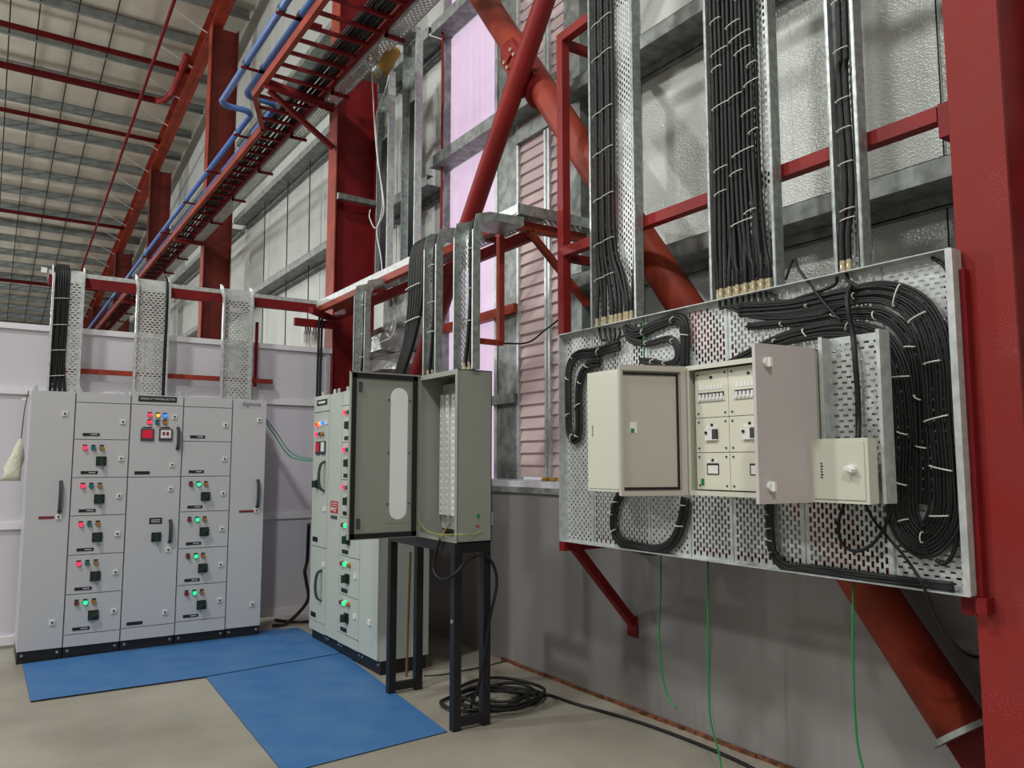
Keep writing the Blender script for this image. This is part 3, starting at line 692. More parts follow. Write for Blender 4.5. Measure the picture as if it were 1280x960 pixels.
# ================================================================== SWITCHBOARD BANK (faces the camera)
FY = 7.30
bx_ = [.265, .575, .985, 1.403, 1.818, 2.125]
TOP = 2.122
def zat(u, v): return PY(u, v, FY).z
def lockp(parent, x, z, fy):
    MB().box((x - .019, fy - .012, z - .019), (x + .019, fy, z + .019)).build('lock_plate', 'white', parent)
    MB().cyl((x, fy - .018, z), (x, fy - .01, z), .009, 10).build('lock_barrel', 'dark', parent)
def nameplate(parent, x0, x1, z, fy, h=.024, m='plate', body='FEEDER 01'):
    o = MB().box((x0, fy - .004, z - h / 2), (x1, fy, z + h / 2)).build('nameplate', m, parent)
    text(body, h * .62, ((x0 + x1) / 2, fy - .0048, z), (1, 0, 0), (0, 0, 1), 'engrave', o, 'engraving') if parent.parent is None else None
def pilot(parent, x, z, fy, m, r=.0165):
    o = MB().cyl((x, fy - .012, z), (x, fy, z), r * 1.12, 14).build('pilot_lamp', 'dark', parent, False)
    MB().cyl((x, fy - .024, z), (x, fy - .012, z), r, 14, r * .75).build('lens', m, parent)
    MB().box((x - .016, fy - .003, z + .018), (x + .016, fy, z + .027)).build('lamp_tag', 'plate', parent)
def rotary(parent, x, z, fy, on, s=.075):
    MB().box((x - s / 2, fy - .014, z - s / 2), (x + s / 2, fy, z + s / 2)).build('switch_plate', 'plate', parent)
    MB().cyl((x, fy - .03, z), (x, fy - .014, z), s * .42, 16).build('switch_dial', 'darkg', parent)
    a = math.radians(35) if on else math.radians(90)
    MB().obox((x, fy - .04, z), (math.cos(a) * s * .5, 0, math.sin(a) * s * .5), (0, .013, 0), (-math.sin(a) * .009, 0, math.cos(a) * .009)).build('switch_handle', 'darkg', parent)
def handle(parent, x, z, fy, L=.12):
    path = cr([(x, fy, z - L), (x, fy - .03, z - L * .85), (x, fy - .042, z), (x, fy - .03, z + L * .85), (x, fy, z + L)], 4)
    mb = MB()
    for p, q in zip(path[:-1], path[1:]): mb.bar(p, q, .026, .014, (0, 1, 0))
    mb.build('handle', 'dark', parent)
def unit(name, label, x0, x1, group):
    c = thing(name, label, 'switchboard', ((x0 + x1) / 2, FY + .3, 0), group)
    MB().box((x0 + .0025, FY + .022, .09), (x1 - .0025, FY + .6, TOP)).build('body', 'panel', c)
    MB().box((x0 + .004, FY + .02, 0), (x1 - .004, FY + .58, .088)).build('plinth', 'black', c)
    for x in (x0 + .035, x1 - .035): MB().cyl((x, FY + .008, .062), (x, FY + .02, .062), .011, 6).build('bolt', 'galv', c)
    for x in (x0 + .03, x1 - .03):
        for yy in (FY + .06, FY + .54):
            mb = MB().box((x - .015, yy, TOP), (x + .015, yy + .004, TOP + .035)); mb.cyl((x, yy + .006, TOP + .0), (x, yy + .006, TOP + .05), .006, 6); mb.build('lifting_lug', 'galvw', c)
    return c
def door(c, x0, x1, z0, z1, name='door'): return MB().box((x0 + .005, FY, z0 + .003), (x1 - .005, FY + .02, z1 - .003)).build(name, 'panel', c)
G = 'cabinets of the switchboard bank behind the blue mat'
# columns 1 and 5: full height doors
c1 = unit('switchboard_cabinet', 'leftmost cabinet of the bank, full-height door with grey handle', bx_[0], bx_[1], G)
d1 = door(c1, bx_[0], bx_[1], .094, TOP)
lockp(d1, PY(81, 517, FY).x, zat(81, 517), FY); lockp(d1, PY(73, 646, FY).x, zat(73, 646), FY); lockp(d1, PY(65, 778, FY).x, zat(65, 778), FY)
handle(d1, PY(75, 621, FY).x, zat(75, 621), FY); MB().box((PY(48, 647, FY).x, FY - .004, zat(58, 647) - .01), (PY(68, 647, FY).x, FY, zat(58, 647) + .01)).build('nameplate', 'redtag', d1)
c5 = unit('switchboard_cabinet', 'rightmost cabinet of the bank, full-height door below a dark logo', bx_[4], bx_[5], G)
d5 = door(c5, bx_[4], bx_[5], .094, TOP)
for u, v in ((324, 525), (320, 638), (315, 755)): lockp(d5, PY(u, v, FY).x, zat(u, v), FY)
handle(d5, PY(321.5, 617, FY).x, zat(321.5, 617), FY); MB().box((PY(299, 639, FY).x, FY - .004, zat(310, 639) - .01), (PY(317, 639, FY).x, FY, zat(310, 639) + .01)).build('nameplate', 'redtag', d5)
lg = MB().box((PY(299, 505, FY).x, FY - .002, zat(314, 505.5) - .034), (PY(329, 505, FY).x, FY, zat(314, 505.5) + .034)).build('logo_plate', 'panel', d5)
p = PY(301.5, 505, FY)
text('diginova', .062, (PY(314.5, 505, FY).x, FY - .003, p.z), (1, 0, 0), (0, 0, 1), 'ink', d5, 'logo_lettering', fitw=.165)
# column 2: feeders
def feeder_col(c, x0, x1, uref, rows, kind):
    zs = [zat(uref, v) for v in rows]
    MB().box((x0 + .005, FY, zs[0] + .003), (x1 - .005, FY + .02, TOP)).build('header', 'panel', c)
    MB().box((x0 + .005, FY, .094), (x1 - .005, FY + .02, zs[-1] - .003)).build('footer', 'panel', c)
    wd = x1 - x0
    for i in range(len(zs) - 1):
        a, b = zs[i + 1], zs[i]; dd = door(c, x0, x1, a, b); k = kind[i]
        lockp(dd, x1 - wd * .14, (a + b) / 2 + .0, FY)
        nm = MB().box((x0 + wd * .15, FY - .004, a + .028), (x0 + wd * .45, FY, a + .052)).build('nameplate', 'plate', dd)
        MB().box((x0 + wd * .29, FY - .0046, a + .037), (x0 + wd * .41, FY - .004, a + .043)).build('engraving', 'engrave', dd)
        if k in 'rg':
            lz = b - .07; lx = [x0 + wd * f for f in (.2, .35, .5)]
            pilot(dd, lx[0], lz, FY, 'l_red' if k == 'r' else 'l_redoff'); pilot(dd, lx[1], lz, FY, 'l_grn' if k == 'g' else 'l_grnoff'); pilot(dd, lx[2], lz, FY, 'l_yeloff')
            rotary(dd, x0 + wd * .5, b - .175, FY, k == 'g')
c2 = unit('switchboard_cabinet', 'second cabinet from the left, six small drawers with mostly red lamps', bx_[1], bx_[2], G)
feeder_col(c2, bx_[1], bx_[2], 92, [502.5, 549, 597, 645, 694, 743, 793], 'brrrrg')
c4 = unit('switchboard_cabinet', 'fourth cabinet of the bank, small drawers with green lamps', bx_[3], bx_[4], G)
feeder_col(c4, bx_[3], bx_[4], 226, [508, 551.5, 595.5, 640, 686, 732, 777], 'bbgggg')
# column 3: incomer
c3 = unit('switchboard_cabinet', 'middle cabinet of the bank with digital meters and a blue lamp', bx_[2], bx_[3], G)
x0, x1 = bx_[2], bx_[3]; zt, zm, zb = zat(163, 505), zat(160, 596.5), zat(150, 786)
MB().box((x0 + .005, FY, zt + .003), (x1 - .005, FY + .02, TOP)).build('header', 'panel', c3)
MB().box((x0 + .005, FY, .094), (x1 - .005, FY + .02, zb - .003)).build('footer', 'panel', c3)
pz = zat(197, 499); pa, pb = PY(173, 499, FY).x, PY(221, 499, FY).x
hp = MB().box((pa, FY - .004, pz - .024), (pb, FY, pz + .024)).build('title_plate', 'plate', c3)
text('SPEEDER A/T STARTING SECTION', .026, ((pa + pb) / 2, FY - .0046, pz), (1, 0, 0), (0, 0, 1), 'engrave', hp, 'engraving', fitw=(pb - pa) * .9)
dt = door(c3, x0, x1, zm, zt); dl = door(c3, x0, x1, zb, zm)
for u, v, m in ((187, 519, 'l_red'), (197, 519.5, 'l_yel'), (206, 520, 'l_blu'), (186.5, 528, 'l_red'), (196.5, 528.5, 'l_grnoff'), (206, 528.5, 'l_yeloff')):
    p = PY(u, v, FY); pilot(dt, p.x, p.z, FY, m)
for (u0, v0, u1, v1, ma, mbk) in ((176, 536, 192, 551, 'dark', 'disp'), (199, 536, 215, 551, 'dark', 'white')):
    a, b = PY(u0, v0, FY), PY(u1, v1, FY)
    mt = MB().box((a.x, FY - .012, b.z), (b.x, FY, a.z)).build('meter', ma, dt)
    MB().box((a.x + .012, FY - .015, b.z + .022), (b.x - .012, FY - .012, a.z - .01)).build('meter_face', mbk, dt)
    MB().box((a.x + .012, FY - .003, a.z + .006), (b.x - .02, FY, a.z + .016)).build('meter_tag', 'plate', dt)
a = PY(203, 540, FY)
for q in (0, .03): MB().box((a.x + q, FY - .016, a.z - .03), (a.x + q + .02, FY - .015, a.z)).build('meter_window', 'redtag', dt)
for u, v in ((218, 521), (215, 581)): lockp(dt, PY(u, v, FY).x, zat(u, v), FY)
handle(dt, PY(222, 548, FY).x, zat(222, 548), FY, .09)
MB().box((PY(168, 591, FY).x, FY - .004, zat(178, 591) - .013), (PY(187, 591, FY).x, FY, zat(178, 591) + .013)).build('nameplate', 'plate', dt)
for u, v in ((213, 611), (210, 687), (206, 765)): lockp(dl, PY(u, v, FY).x, zat(u, v), FY)
handle(dl, PY(212, 664, FY).x, zat(212, 664), FY, .09); p = PY(195, 671, FY); rotary(dl, p.x, p.z, FY, False)
p = PY(194.5, 651, FY); MB().box((p.x - .05, FY - .004, p.z - .025), (p.x + .05, FY, p.z + .025)).build('nameplate', 'plate', dl)
for q in (-.008, .008): MB().box((p.x - .035, FY - .0048, p.z + q - .003), (p.x + .035, FY - .004, p.z + q + .003)).build('engraving', 'engrave', dl)
p = PY(168, 779, FY); MB().box((p.x - .06, FY - .004, p.z - .013), (p.x + .06, FY, p.z + .013)).build('nameplate', 'plate', dl)

# ================================================================== SECOND SWITCHBOARD (faces left, along the wall)
PX2 = 2.45; T2 = 2.14; D2 = .42
yb_ = [6.95, 6.56, 6.26, 5.835, 5.48]
G2 = 'cabinets of the side switchboard behind the stand'
def unit2(label, ya, yb):
    c = thing('switchboard_cabinet', label, 'switchboard', (PX2 + .2, (ya + yb) / 2, 0), G2)
    MB().box((PX2 + .02, yb + .002, .1), (PX2 + D2, ya - .002, T2)).build('body', 'panel2', c)
    MB().box((PX2 + .03, yb + .003, 0), (PX2 + D2 - .02, ya - .003, .098)).build('plinth', 'black', c)
    for yy in (ya - .03, yb + .03): MB().cyl((PX2 + .018, yy, .07), (PX2 + .03, yy, .07), .011, 6).build('bolt', 'galv', c)
    for yy in (ya - .05, yb + .05):
        MB().prism([(PX2 + .06, yy - .03, T2), (PX2 + .06, yy + .03, T2), (PX2 + .06, yy + .024, T2 + .05), (PX2 + .06, yy - .024, T2 + .05)], (.006, 0, 0)).build('lifting_lug', 'galvw', c)
    return c
def door2(c, ya, yb, z0, z1): return MB().box((PX2, yb + .004, z0 + .003), (PX2 + .018, ya - .004, z1 - .003)).build('door', 'panel2', c)
def box2(par, name, m, u0, v0, u1, v1, th): a, b = PX(u0, v0, PX2), PX(u1, v1, PX2); return MB().box((PX2 - th, a.y, a.z), (PX2, b.y, b.z)).build(name, m, par)
def lamp2(par, y, z, m):
    MB().cyl((PX2 - .026, y, z), (PX2, y, z), .0165, 12, .02).build('pilot_lamp', m, par)
cA = unit2('cabinet at the far end of the side switchboard, meters above a looped handle', yb_[0], yb_[1])
zA = PX(400, 684, PX2).z
MB().box((PX2, yb_[1] + .004, 2.0), (PX2 + .018, yb_[0] - .004, T2)).build('header', 'panel2', cA)
dA = door2(cA, yb_[0], yb_[1], zA, 1.995); dA2 = door2(cA, yb_[0], yb_[1], .18, zA); MB().box((PX2, yb_[1] + .004, .1), (PX2 + .018, yb_[0] - .004, .177)).build('footer', 'panel2', cA)
hp = MB().box((PX2 - .004, 6.62, 2.055), (PX2, 6.87, 2.105)).build('title_plate', 'plate', cA)
MB().box((PX2 - .005, 6.66, 2.07), (PX2 - .004, 6.83, 2.09)).build('engraving', 'engrave', hp)
for yy, z, m in ((6.83, 1.885, 'l_red'), (6.76, 1.89, 'l_yel'), (6.69, 1.895, 'l_blu'), (6.83, 1.80, 'l_red'), (6.76, 1.80, 'l_grnoff'), (6.69, 1.80, 'l_yeloff')): lamp2(dA, yy, z, m)
for ya, yb, mf in ((6.86, 6.76, 'disp'), (6.73, 6.63, 'white')):
    MB().box((PX2 - .012, yb, 1.62), (PX2, ya, 1.735)).build('meter', 'dark', dA); MB().box((PX2 - .015, yb + .012, 1.645), (PX2 - .012, ya - .012, 1.725)).build('meter_face', mf, dA)
def handle2(par, y, z, L=.12):
    path = cr([(PX2, y, z - L), (PX2 - .04, y, z - L * .75), (PX2 - .055, y, z), (PX2 - .04, y, z + L * .75), (PX2, y, z + L)], 4); mb = MB()
    for p, q in zip(path[:-1], path[1:]): mb.bar(p, q, .03, .016, (1, 0, 0))
    mb.build('handle', 'dark', par)
handle2(dA, 6.64, 1.43, .13); handle2(dA2, 6.66, .50, .13)
def rot2(par, y, z):
    MB().box((PX2 - .014, y - .037, z - .037), (PX2, y + .037, z + .037)).build('switch_plate', 'plate', par)
    MB().box((PX2 - .055, y - .012, z - .03), (PX2 - .014, y + .012, z + .03)).build('switch_handle', 'darkg', par)
rot2(dA, 6.80, 1.36)
for yy, z in ((6.62, 1.9), (6.62, 1.15)): MB().box((PX2 - .012, yy - .018, z - .018), (PX2, yy + .018, z + .018)).build('lock_plate', 'white', dA)
MB().box((PX2 - .012, 6.60, .66), (PX2, 6.636, .70)).build('lock_plate', 'white', dA2)
for z in (zA + .04, .21): MB().box((PX2 - .004, 6.78, z), (PX2, 6.90, z + .04)).build('nameplate', 'plate', dA if z > .5 else dA2)
cB = unit2('blank cabinet of the side switchboard with a red square logo', yb_[1], yb_[2])
dB = door2(cB, yb_[1], yb_[2], .104, T2)
a, b = PX(413.5, 626, PX2), PX(422.5, 642, PX2); lgp = MB().box((PX2 - .002, b.y, b.z), (PX2, a.y, a.z)).build('logo_plate', 'redprint', dB)
ym, h = (a.y + b.y) / 2, a.z - b.z
for f0, f1, g0, g1 in ((.1, .9, .80, .86), (.2, .9, .62, .68), (.1, .3, .2, .5), (.45, .55, .1, .5), (.65, .9, .42, .48), (.65, .72, .1, .42), (.3, .45, .3, .4)):
    MB().box((PX2 - .003, a.y + (b.y - a.y) * f0, b.z + h * g0), (PX2 - .002, a.y + (b.y - a.y) * f1, b.z + h * g1)).build('logo_line', 'engrave', dB)
for q in range(5): MB().box((PX2 - .003, ym - .07 + q * .03, b.z - .05), (PX2 - .002, ym - .07 + q * .03 + .02, b.z - .02)).build('logo_mark', 'ink', dB)
cC = unit2('feeder cabinet of the side switchboard half hidden by the open door', yb_[2], yb_[3])
rows = [2.0, 1.68, 1.36, 1.03, .71, .415, .19]
zz = [T2 - .12] + [T2 - .12 - (T2 - .12 - .185) * i / 6 for i in range(1, 7)]
MB().box((PX2, yb_[3] + .004, zz[0] + .003), (PX2 + .018, yb_[2] - .004, T2)).build('header', 'panel2', cC)
MB().box((PX2, yb_[3] + .004, .104), (PX2 + .018, yb_[2] - .004, .18)).build('footer', 'panel2', cC)
for i in range(6):
    dd = door2(cC, yb_[2], yb_[3], zz[i + 1], zz[i]); top = zz[i]
    on = i >= 3
    lamp2(dd, 6.17, top - .06, 'l_redoff' if on else 'l_red'); lamp2(dd, 6.11, top - .06, 'l_grn' if on else 'l_grnoff'); lamp2(dd, 6.03, top - .06, 'l_yeloff')
    rot2(dd, 6.07, top - .17); MB().box((PX2 - .012, 5.89, top - .15), (PX2, 5.926, top - .114)).build('lock_plate', 'white', dd)
    MB().box((PX2 - .004, 6.07, zz[i + 1] + .02), (PX2, 6.2, zz[i + 1] + .05)).build('nameplate', 'plate', dd)
cD = unit2('near end cabinet of the side switchboard behind the black stand', yb_[3], yb_[4])
dD = door2(cD, yb_[3], yb_[4], .104, T2)
for z in (.34, 1.1, 1.9): MB().box((PX2 - .012, 5.60, z), (PX2, 5.64, z + .04)).build('lock_plate', 'white', dD)

# ================================================================== TERMINAL CABINET ON ITS STAND
sx0, sx1, sy0, sy1, sz = 2.325, 2.575, 4.12, 5.05, 1.075
stn = thing('cabinet_stand', 'black steel stand with four legs under the open cabinet', 'stand', ((sx0 + sx1) / 2, (sy0 + sy1) / 2, 0))
for x in (sx0, sx1 - .05):
    for yy in (sy0, sy1 - .05):
        MB().box((x, yy, 0), (x + .05, yy + .05, sz - .06)).build('leg', 'black', stn)
for x in (sx0, sx1 - .05): MB().box((x, sy0, sz - .06), (x + .05, sy1, sz)).build('top_rail', 'black', stn)
for yy in (sy0, sy1 - .05):
    MB().box((sx0 + .05, yy, sz - .06), (sx1 - .05, yy + .05, sz)).build('top_rail', 'black', stn)
    MB().box((sx0 + .05, yy + .005, .02), (sx1 - .05, yy + .045, .07)).build('foot_rail', 'black', stn)
MB().cyl((sx0 - .004, sy0 + .025, .62), (sx0, sy0 + .025, .62), .012, 10).build('bolt', 'galv', stn)
tb = thing('terminal_cabinet', 'tall grey green cabinet with its door wide open on the black stand', 'cabinet', (2.45, 4.36, sz))
kx0, kx1, ky0, ky1, kz0, kz1 = 2.335, 2.575, 4.11, 4.615, sz, 2.112; t = .006
mb = MB(); mb.box((kx1 - t, ky0, kz0), (kx1, ky1, kz1)); mb.box((kx0, ky0, kz0), (kx1, ky0 + t, kz1)); mb.box((kx0, ky1 - t, kz0), (kx1, ky1, kz1)); mb.box((kx0, ky0, kz0), (kx1, ky1, kz0 + t)); mb.box((kx0, ky0, kz1 - t), (kx1, ky1, kz1))
mb.build('body', 'tcab', tb)
mb = MB(); l = .03
mb.box((kx0 - .003, ky0, kz1 - l), (kx0 + .003, ky1, kz1)); mb.box((kx0 - .003, ky0, kz0), (kx0 + .003, ky1, kz0 + l)); mb.box((kx0 - .003, ky0, kz0 + l), (kx0 + .003, ky0 + l, kz1 - l)); mb.box((kx0 - .003, ky1 - l * .6, kz0 + l), (kx0 + .003, ky1, kz1 - l))
mb.build('rim', 'tcab', tb)
MB().box((2.50, ky0 + .03, kz0 + .05), (2.506, ky1 - .012, kz1 - .05)).build('mounting_plate', 'galvw', tb)
for yy, wd in ((4.30, .04), (4.40, .04), (4.48, .035), (4.555, .04)):
    rl = MB().box((2.465, yy - wd / 2, kz0 + .14), (2.50, yy + wd / 2, kz1 - .12)).build('terminal_strip', 'white', tb)
    for q in range(18): MB().box((2.46, yy - wd * .3, kz0 + .16 + q * .042), (2.465, yy + wd * .1, kz0 + .18 + q * .042)).build('terminal', 'panel', rl)
# door
hx, hy, ex = 2.333, 4.615, 1.855
mb = MB().box((ex, hy, kz0 + .002), (hx, hy + .018, kz1 + .005)); mb.box((ex, hy - .012, kz0 + .002), (ex + .008, hy, kz1 + .005)); mb.box((ex, hy - .012, kz0 + .002), (hx, hy, kz0 + .006)); mb.box((ex, hy - .012, kz1 - .006), (hx, hy, kz1 + .005))
dr = mb.build('door', 'tcab', tb)
gw_ = .03; mb = MB(); za, zb = kz0 + .008, kz1 - .004
mb.box((ex + .006, hy - .014, za), (ex + .006 + gw_, hy, zb)); mb.box((hx - .05, hy - .014, za), (hx - .05 + gw_, hy, zb)); mb.box((ex + .006, hy - .014, za), (hx - .02, hy, za + gw_)); mb.box((ex + .006, hy - .014, zb - gw_), (hx - .02, hy, zb)); mb.build('gasket', 'gasket', dr)
# oblong window: rounded strip
wx0, wx1, wz0, wz1 = hx - .205, hx - .085, kz0 + .115, kz1 - .085; r = (wx1 - wx0) / 2; poly = []
for k in range(13): a = math.pi * k / 12; poly.append((wx0 + r + r * math.cos(a), hy - .004, wz1 - r + r * math.sin(a)))
for k in range(13): a = math.pi + math.pi * k / 12; poly.append((wx0 + r + r * math.cos(a), hy - .004, wz0 + r + r * math.sin(a)))
MB().prism(poly, (0, .004, 0)).build('window_pane', 'glass', dr)
mb = MB(); mb.box((wx0 - .022, hy - .0025, wz0 - .02), (wx1 + .022, hy - .0005, wz1 + .02)); mb.build('window_frame', 'tcab', dr)
for z in (wz0 + .1, (wz0 + wz1) / 2, wz1 - .08):
    for x in (wx0 - .014, wx1 + .014): MB().cyl((x, hy - .008, z), (x, hy - .002, z), .006, 8).build('screw', 'dark', dr)
for z in (kz0 + .10, kz1 - .09): MB().box((ex + .055, hy - .012, z - .03), (ex + .075, hy, z + .03)).build('latch', 'dark', dr)
for z in (kz0 + .12, kz1 - .12): MB().cyl((hx + .0, hy + .002, z - .03), (hx + .0, hy + .002, z + .03), .009, 8).build('hinge', 'tcab', dr)
MB().box((2.47, ky0 - .002, kz0 + .14), (2.49, ky0, kz0 + .165)).build('earth_sticker', 'green', tb)
MB().box((2.465, ky0 - .002, kz0 + .085), (2.485, ky0, kz0 + .10)).build('warning_sticker', 'redprint', tb)
def wire(label, pts, r, m, sub=6): return tag(MB().tube(cr(pts, sub), r, 6).build('wire', m, None, True), label, 'wire')
wire('yellow green earth wire trailing along the open cabinet lower edge', [PX(523, 652, 2.33), PX(535, 664, 2.32), PX(550, 668, 2.32), PX(566, 668, 2.31), PX(580, 668, 2.33), PY(592, 668, 4.09), PY(604, 662, 4.09)], .003, 'yellow')
wire('brown wire poking out of the open cabinet bottom', [PX(562, 655, 2.5), PX(556, 663, 2.4), PX(552, 670, 2.31), PX(551, 676, 2.31)], .005, 'yellowish')
cable('black cable looping from the open cabinet round the stand leg to the floor', [PX(551, 672, 2.31), PX(545, 690, 2.30), PX(542, 712, 2.29), PX(552, 724, 2.29), PX(567, 719, 2.29), PX(580, 705, 2.35), PY(592, 696, 4.10), PY(604, 694, 4.09), PY(616, 705, 4.1), PY(621, 730, 4.1), PY(612, 775, 4.1), PY(606, 820, 4.1), PY(597, 860, 4.12), PY(588, 885, 4.16)], .009)

# ================================================================== LOW RACK TRAY (over the bank, then along to the wall)
rk = thing('rack_tray', 'red angle rack carrying a galvanised tray around the corner above the cabinets', 'cable tray', (2.7, 7.9, 3.1))
LX = 2.78
# over the bank, along X
MB().box((.36, 7.90, 3.195), (2.80, 7.904, 3.235)).build('side_lip', 'galvw', rk)
MB().box((.36, 7.895, 3.105), (2.80, 7.95, 3.195)).build('beam', 'redd', rk)
MB().box((.36, 7.955, 3.19), (2.80, 8.15, 3.194)).build('tray_floor', 'galvw', rk)
# along Y
MB().box((LX, 4.12, 3.165), (LX + .004, 7.9, 3.222)).build('side_lip', 'galvw', rk)
MB().box((LX - .004, 4.2, 3.105), (LX + .05, 7.9, 3.163)).build('beam', 'rust', rk)
MB().slots((LX + .05, 4.12, 3.16), (1, 0, 0), (0, 1, 0), .19, 3.78, .022, .042, .012, .024).build('perforated_floor', 'galv', rk)
MB().box((LX + .2, 4.3, 3.05), (LX + .24, 7.9, 3.13)).build('beam', 'redd', rk)
# to the wall, along X
MB().box((LX, 4.12, 3.155), (3.47, 4.124, 3.225)).build('side_lip', 'galv', rk)
MB().slots((LX + .02, 4.125, 3.158), (1, 0, 0), (0, 1, 0), .66, .24, .024, .042, .013, .024).build('perforated_floor', 'galv', rk)
MB().box((LX + .02, 4.19, 3.08), (3.40, 4.24, 3.14)).build('beam', 'rust', rk)
MB().box((LX - .01, 4.33, 2.34), (LX + .03, 4.37, 3.1)).build('hanger', 'rust', rk)
MB().box((LX - .2, 4.34, 2.32), (LX + .03, 4.37, 2.355)).build('hanger', 'rust', rk)
MB().bar((2.93, 4.21, 3.08), (3.42, 4.21, 2.64), .04, .04, (1, 0, 0)).build('strut', 'rust', rk)
MB().box((2.55, 7.88, 2.95), (3.0, 7.92, 3.03)).build('column_arm', 'redd', rk)
MB().bar((2.62, 7.6, 3.07), (3.0, 7.98, 3.07), .05, .06).build('column_arm', 'redd', rk)
MB().box((.40, 7.9, 2.335), (2.35, 7.93, 2.38)).build('lower_rail', 'rust', rk)
for x in (2.165,): MB().box((x, 7.91, 2.3), (x + .03, 7.94, 2.95)).build('post', 'redd', rk)
MB().box((.30, 7.88, 3.2), (.345, 7.89, 3.245)).build('end_tag', 'white', rk)
for yy in (4.6, 5.6, 6.6, 7.4): MB().box((LX + .004, yy, 3.10), (LX + .3, yy + .04, 3.14)).build('cross_bar', 'rust', rk)

def drop_bank(label, x0, x1, ncab, side):
    t = thing('drop_tray', label, 'cable tray', ((x0 + x1) / 2, 7.72, TOP), 'drop trays above the switchboard bank')
    yb = 7.74; zt = 3.12
    MB().slots((x0, yb, TOP), (0, 0, 1), (1, 0, 0), zt - TOP, x1 - x0, .0225, .040, .011, .024).build('perforated_base', 'galvw', t)
    mb = MB()
    for k in range(5):
        a, b = k / 5 * math.pi / 2, (k + 1) / 5 * math.pi / 2; R = .12
        p = lambda a: (yb + R - R * math.cos(a), zt + R * math.sin(a))
        (y0, z0), (y1, z1) = p(a), p(b)
        mb.quad((x0, y0, z0), (x1, y0, z0), (x1, y1, z1), (x0, y1, z1))
    mb.build('bend', 'galvw', t)
    for x in (x0, x1):
        MB().prism([(x - .002, yb - .055, TOP), (x - .002, yb, TOP), (x - .002, yb, zt), (x - .002, yb + .12, zt + .12), (x - .002, yb + .12, zt + .16), (x - .002, yb, zt + .12), (x - .002, yb - .055, zt + .06)], (.004, 0, 0)).build('side_flange', 'galvw', t)
        MB().box((x - .002, yb - .057, TOP), (x + (.014 if x == x0 else -.014), yb - .055, zt + .05)).build('flange_lip', 'galvw', t)
    if ncab:
        b = bundle('cable_bundle', ('wide group of black cables in the leftmost drop tray of the bank' if ncab > 2 else 'single black cable in the middle drop tray of the bank'), ((x0 + x1) / 2, 7.7, TOP))
        for i in range(ncab):
            xx = (x0 + .024 + i * .0185) if side < 0 else (x1 - .025 - i * .02); j = random.uniform(-.006, .006)
            MB().tube(cr([(xx + .02 * (i % 2), yb - .03, TOP), (xx, yb - .022, TOP + .25), (xx + j, yb - .02, TOP + .6), (xx, yb - .02, zt - .05), (xx, yb + .02, zt + .1), (xx, yb + .12, zt + .16)], 4), .0125, 6).build('cable', 'cable', b, True)
        if ncab > 2:
            for z in (2.28, 2.5, 2.72, 2.95): tie(b, (x0 + .02, yb - .035, z), (x0 + .02 + .1, yb - .035, z + .01), .003, (0, -.012, 0))
    return t
drop_bank('perforated drop tray with a wide cable group at the left end of the bank', .385, .625, 6, -1)
drop_bank('perforated drop tray with one cable above the middle of the bank', 1.045, 1.325, 1, 1)
drop_bank('perforated drop tray without visible cables at the right end of the bank', 1.80, 2.08, 0, 1)

def drop_cab(label, y0, y1, xb, z0, lift, ncab, solid=False, cl=None):
    """U channel opening to -X, hung from the rack tray, base plane x = xb"""
    t = thing('drop_tray', label, 'cable tray', (xb, (y0 + y1) / 2, z0), 'drop trays above the open cabinet and side switchboard')
    zt = 3.09 + lift; dp = .05
    MB().slots((xb, y1, z0), (0, -1, 0), (0, 0, 1), y1 - y0, zt - z0, .019, .036, .012, .018).build('perforated_base', 'galv', t)
    mb = MB(); R = .10; n = 5
    for k in range(n):
        a, b = k / n * math.pi / 2, (k + 1) / n * math.pi / 2
        p = lambda a: (xb + R - R * math.cos(a), zt + R * math.sin(a)); (xa, za), (xc, zc) = p(a), p(b)
        mb.quad((xa, y0, za), (xa, y1, za), (xc, y1, zc), (xc, y0, zc))
    mb.quad((xb + R, y0, zt + R), (xb + R, y1, zt + R), (LX + .01, y1, zt + R), (LX + .01, y0, zt + R))
    mb.build('bend', 'galv', t)
    for yy in (y0, y1):
        MB().prism([(xb - dp, yy - .002, z0), (xb, yy - .002, z0), (xb, yy - .002, zt), (xb + .03, yy - .002, zt + .07), (xb + R, yy - .002, zt + R), (LX + .01, yy - .002, zt + R), (LX + .01, yy - .002, zt + R + .06), (xb + .07, yy - .002, zt + R + dp), (xb - .03, yy - .002, zt + R + .02), (xb - dp, yy - .002, zt + .02)], (0, .004, 0)).build('side_flange', 'galv', t)
        MB().box((xb - dp - .002, yy, z0), (xb - dp, yy + (.012 if yy == y0 else -.012), zt + .02)).build('flange_lip', 'galvw', t)
    if ncab:
        b = bundle('cable_bundle', cl, (xb - .04, y0 + .05, z0))
        for i in range(ncab):
            yy = y0 + .03 + i * .024; x = xb - .022 - .012 * (i % 2)
            MB().tube(cr([(x, yy + .05 + .01 * i, z0 + .02), (x, yy + .03, z0 + .2), (x, yy, z0 + .45), (x, yy, zt), (xb + .03, yy, zt + R + .02), (LX, yy, zt + R + .03)], 5), .0125, 7).build('cable', 'cable', b, True)
            mb = MB(); gland(mb, (x, yy + .05 + .01 * i, z0)); mb.build('cable_gland', 'brass', b)
        for z in (z0 + .3, z0 + .5, z0 + .75): tie(b, (xb - .055, y0 + .02, z), (xb - .055, y0 + .03 + ncab * .024, z))
    return t
drop_cab('nearer drop tray bending down onto the open cabinet', 4.075, 4.32, 2.465, 2.113, -.13, 3, cl='three black cables entering the open cabinet top nearest the louvre')
drop_cab('drop tray bending down onto the far half of the open cabinet', 4.555, 4.735, 2.465, 2.113, -.11, 3, cl='black cables entering the far half of the open cabinet top')
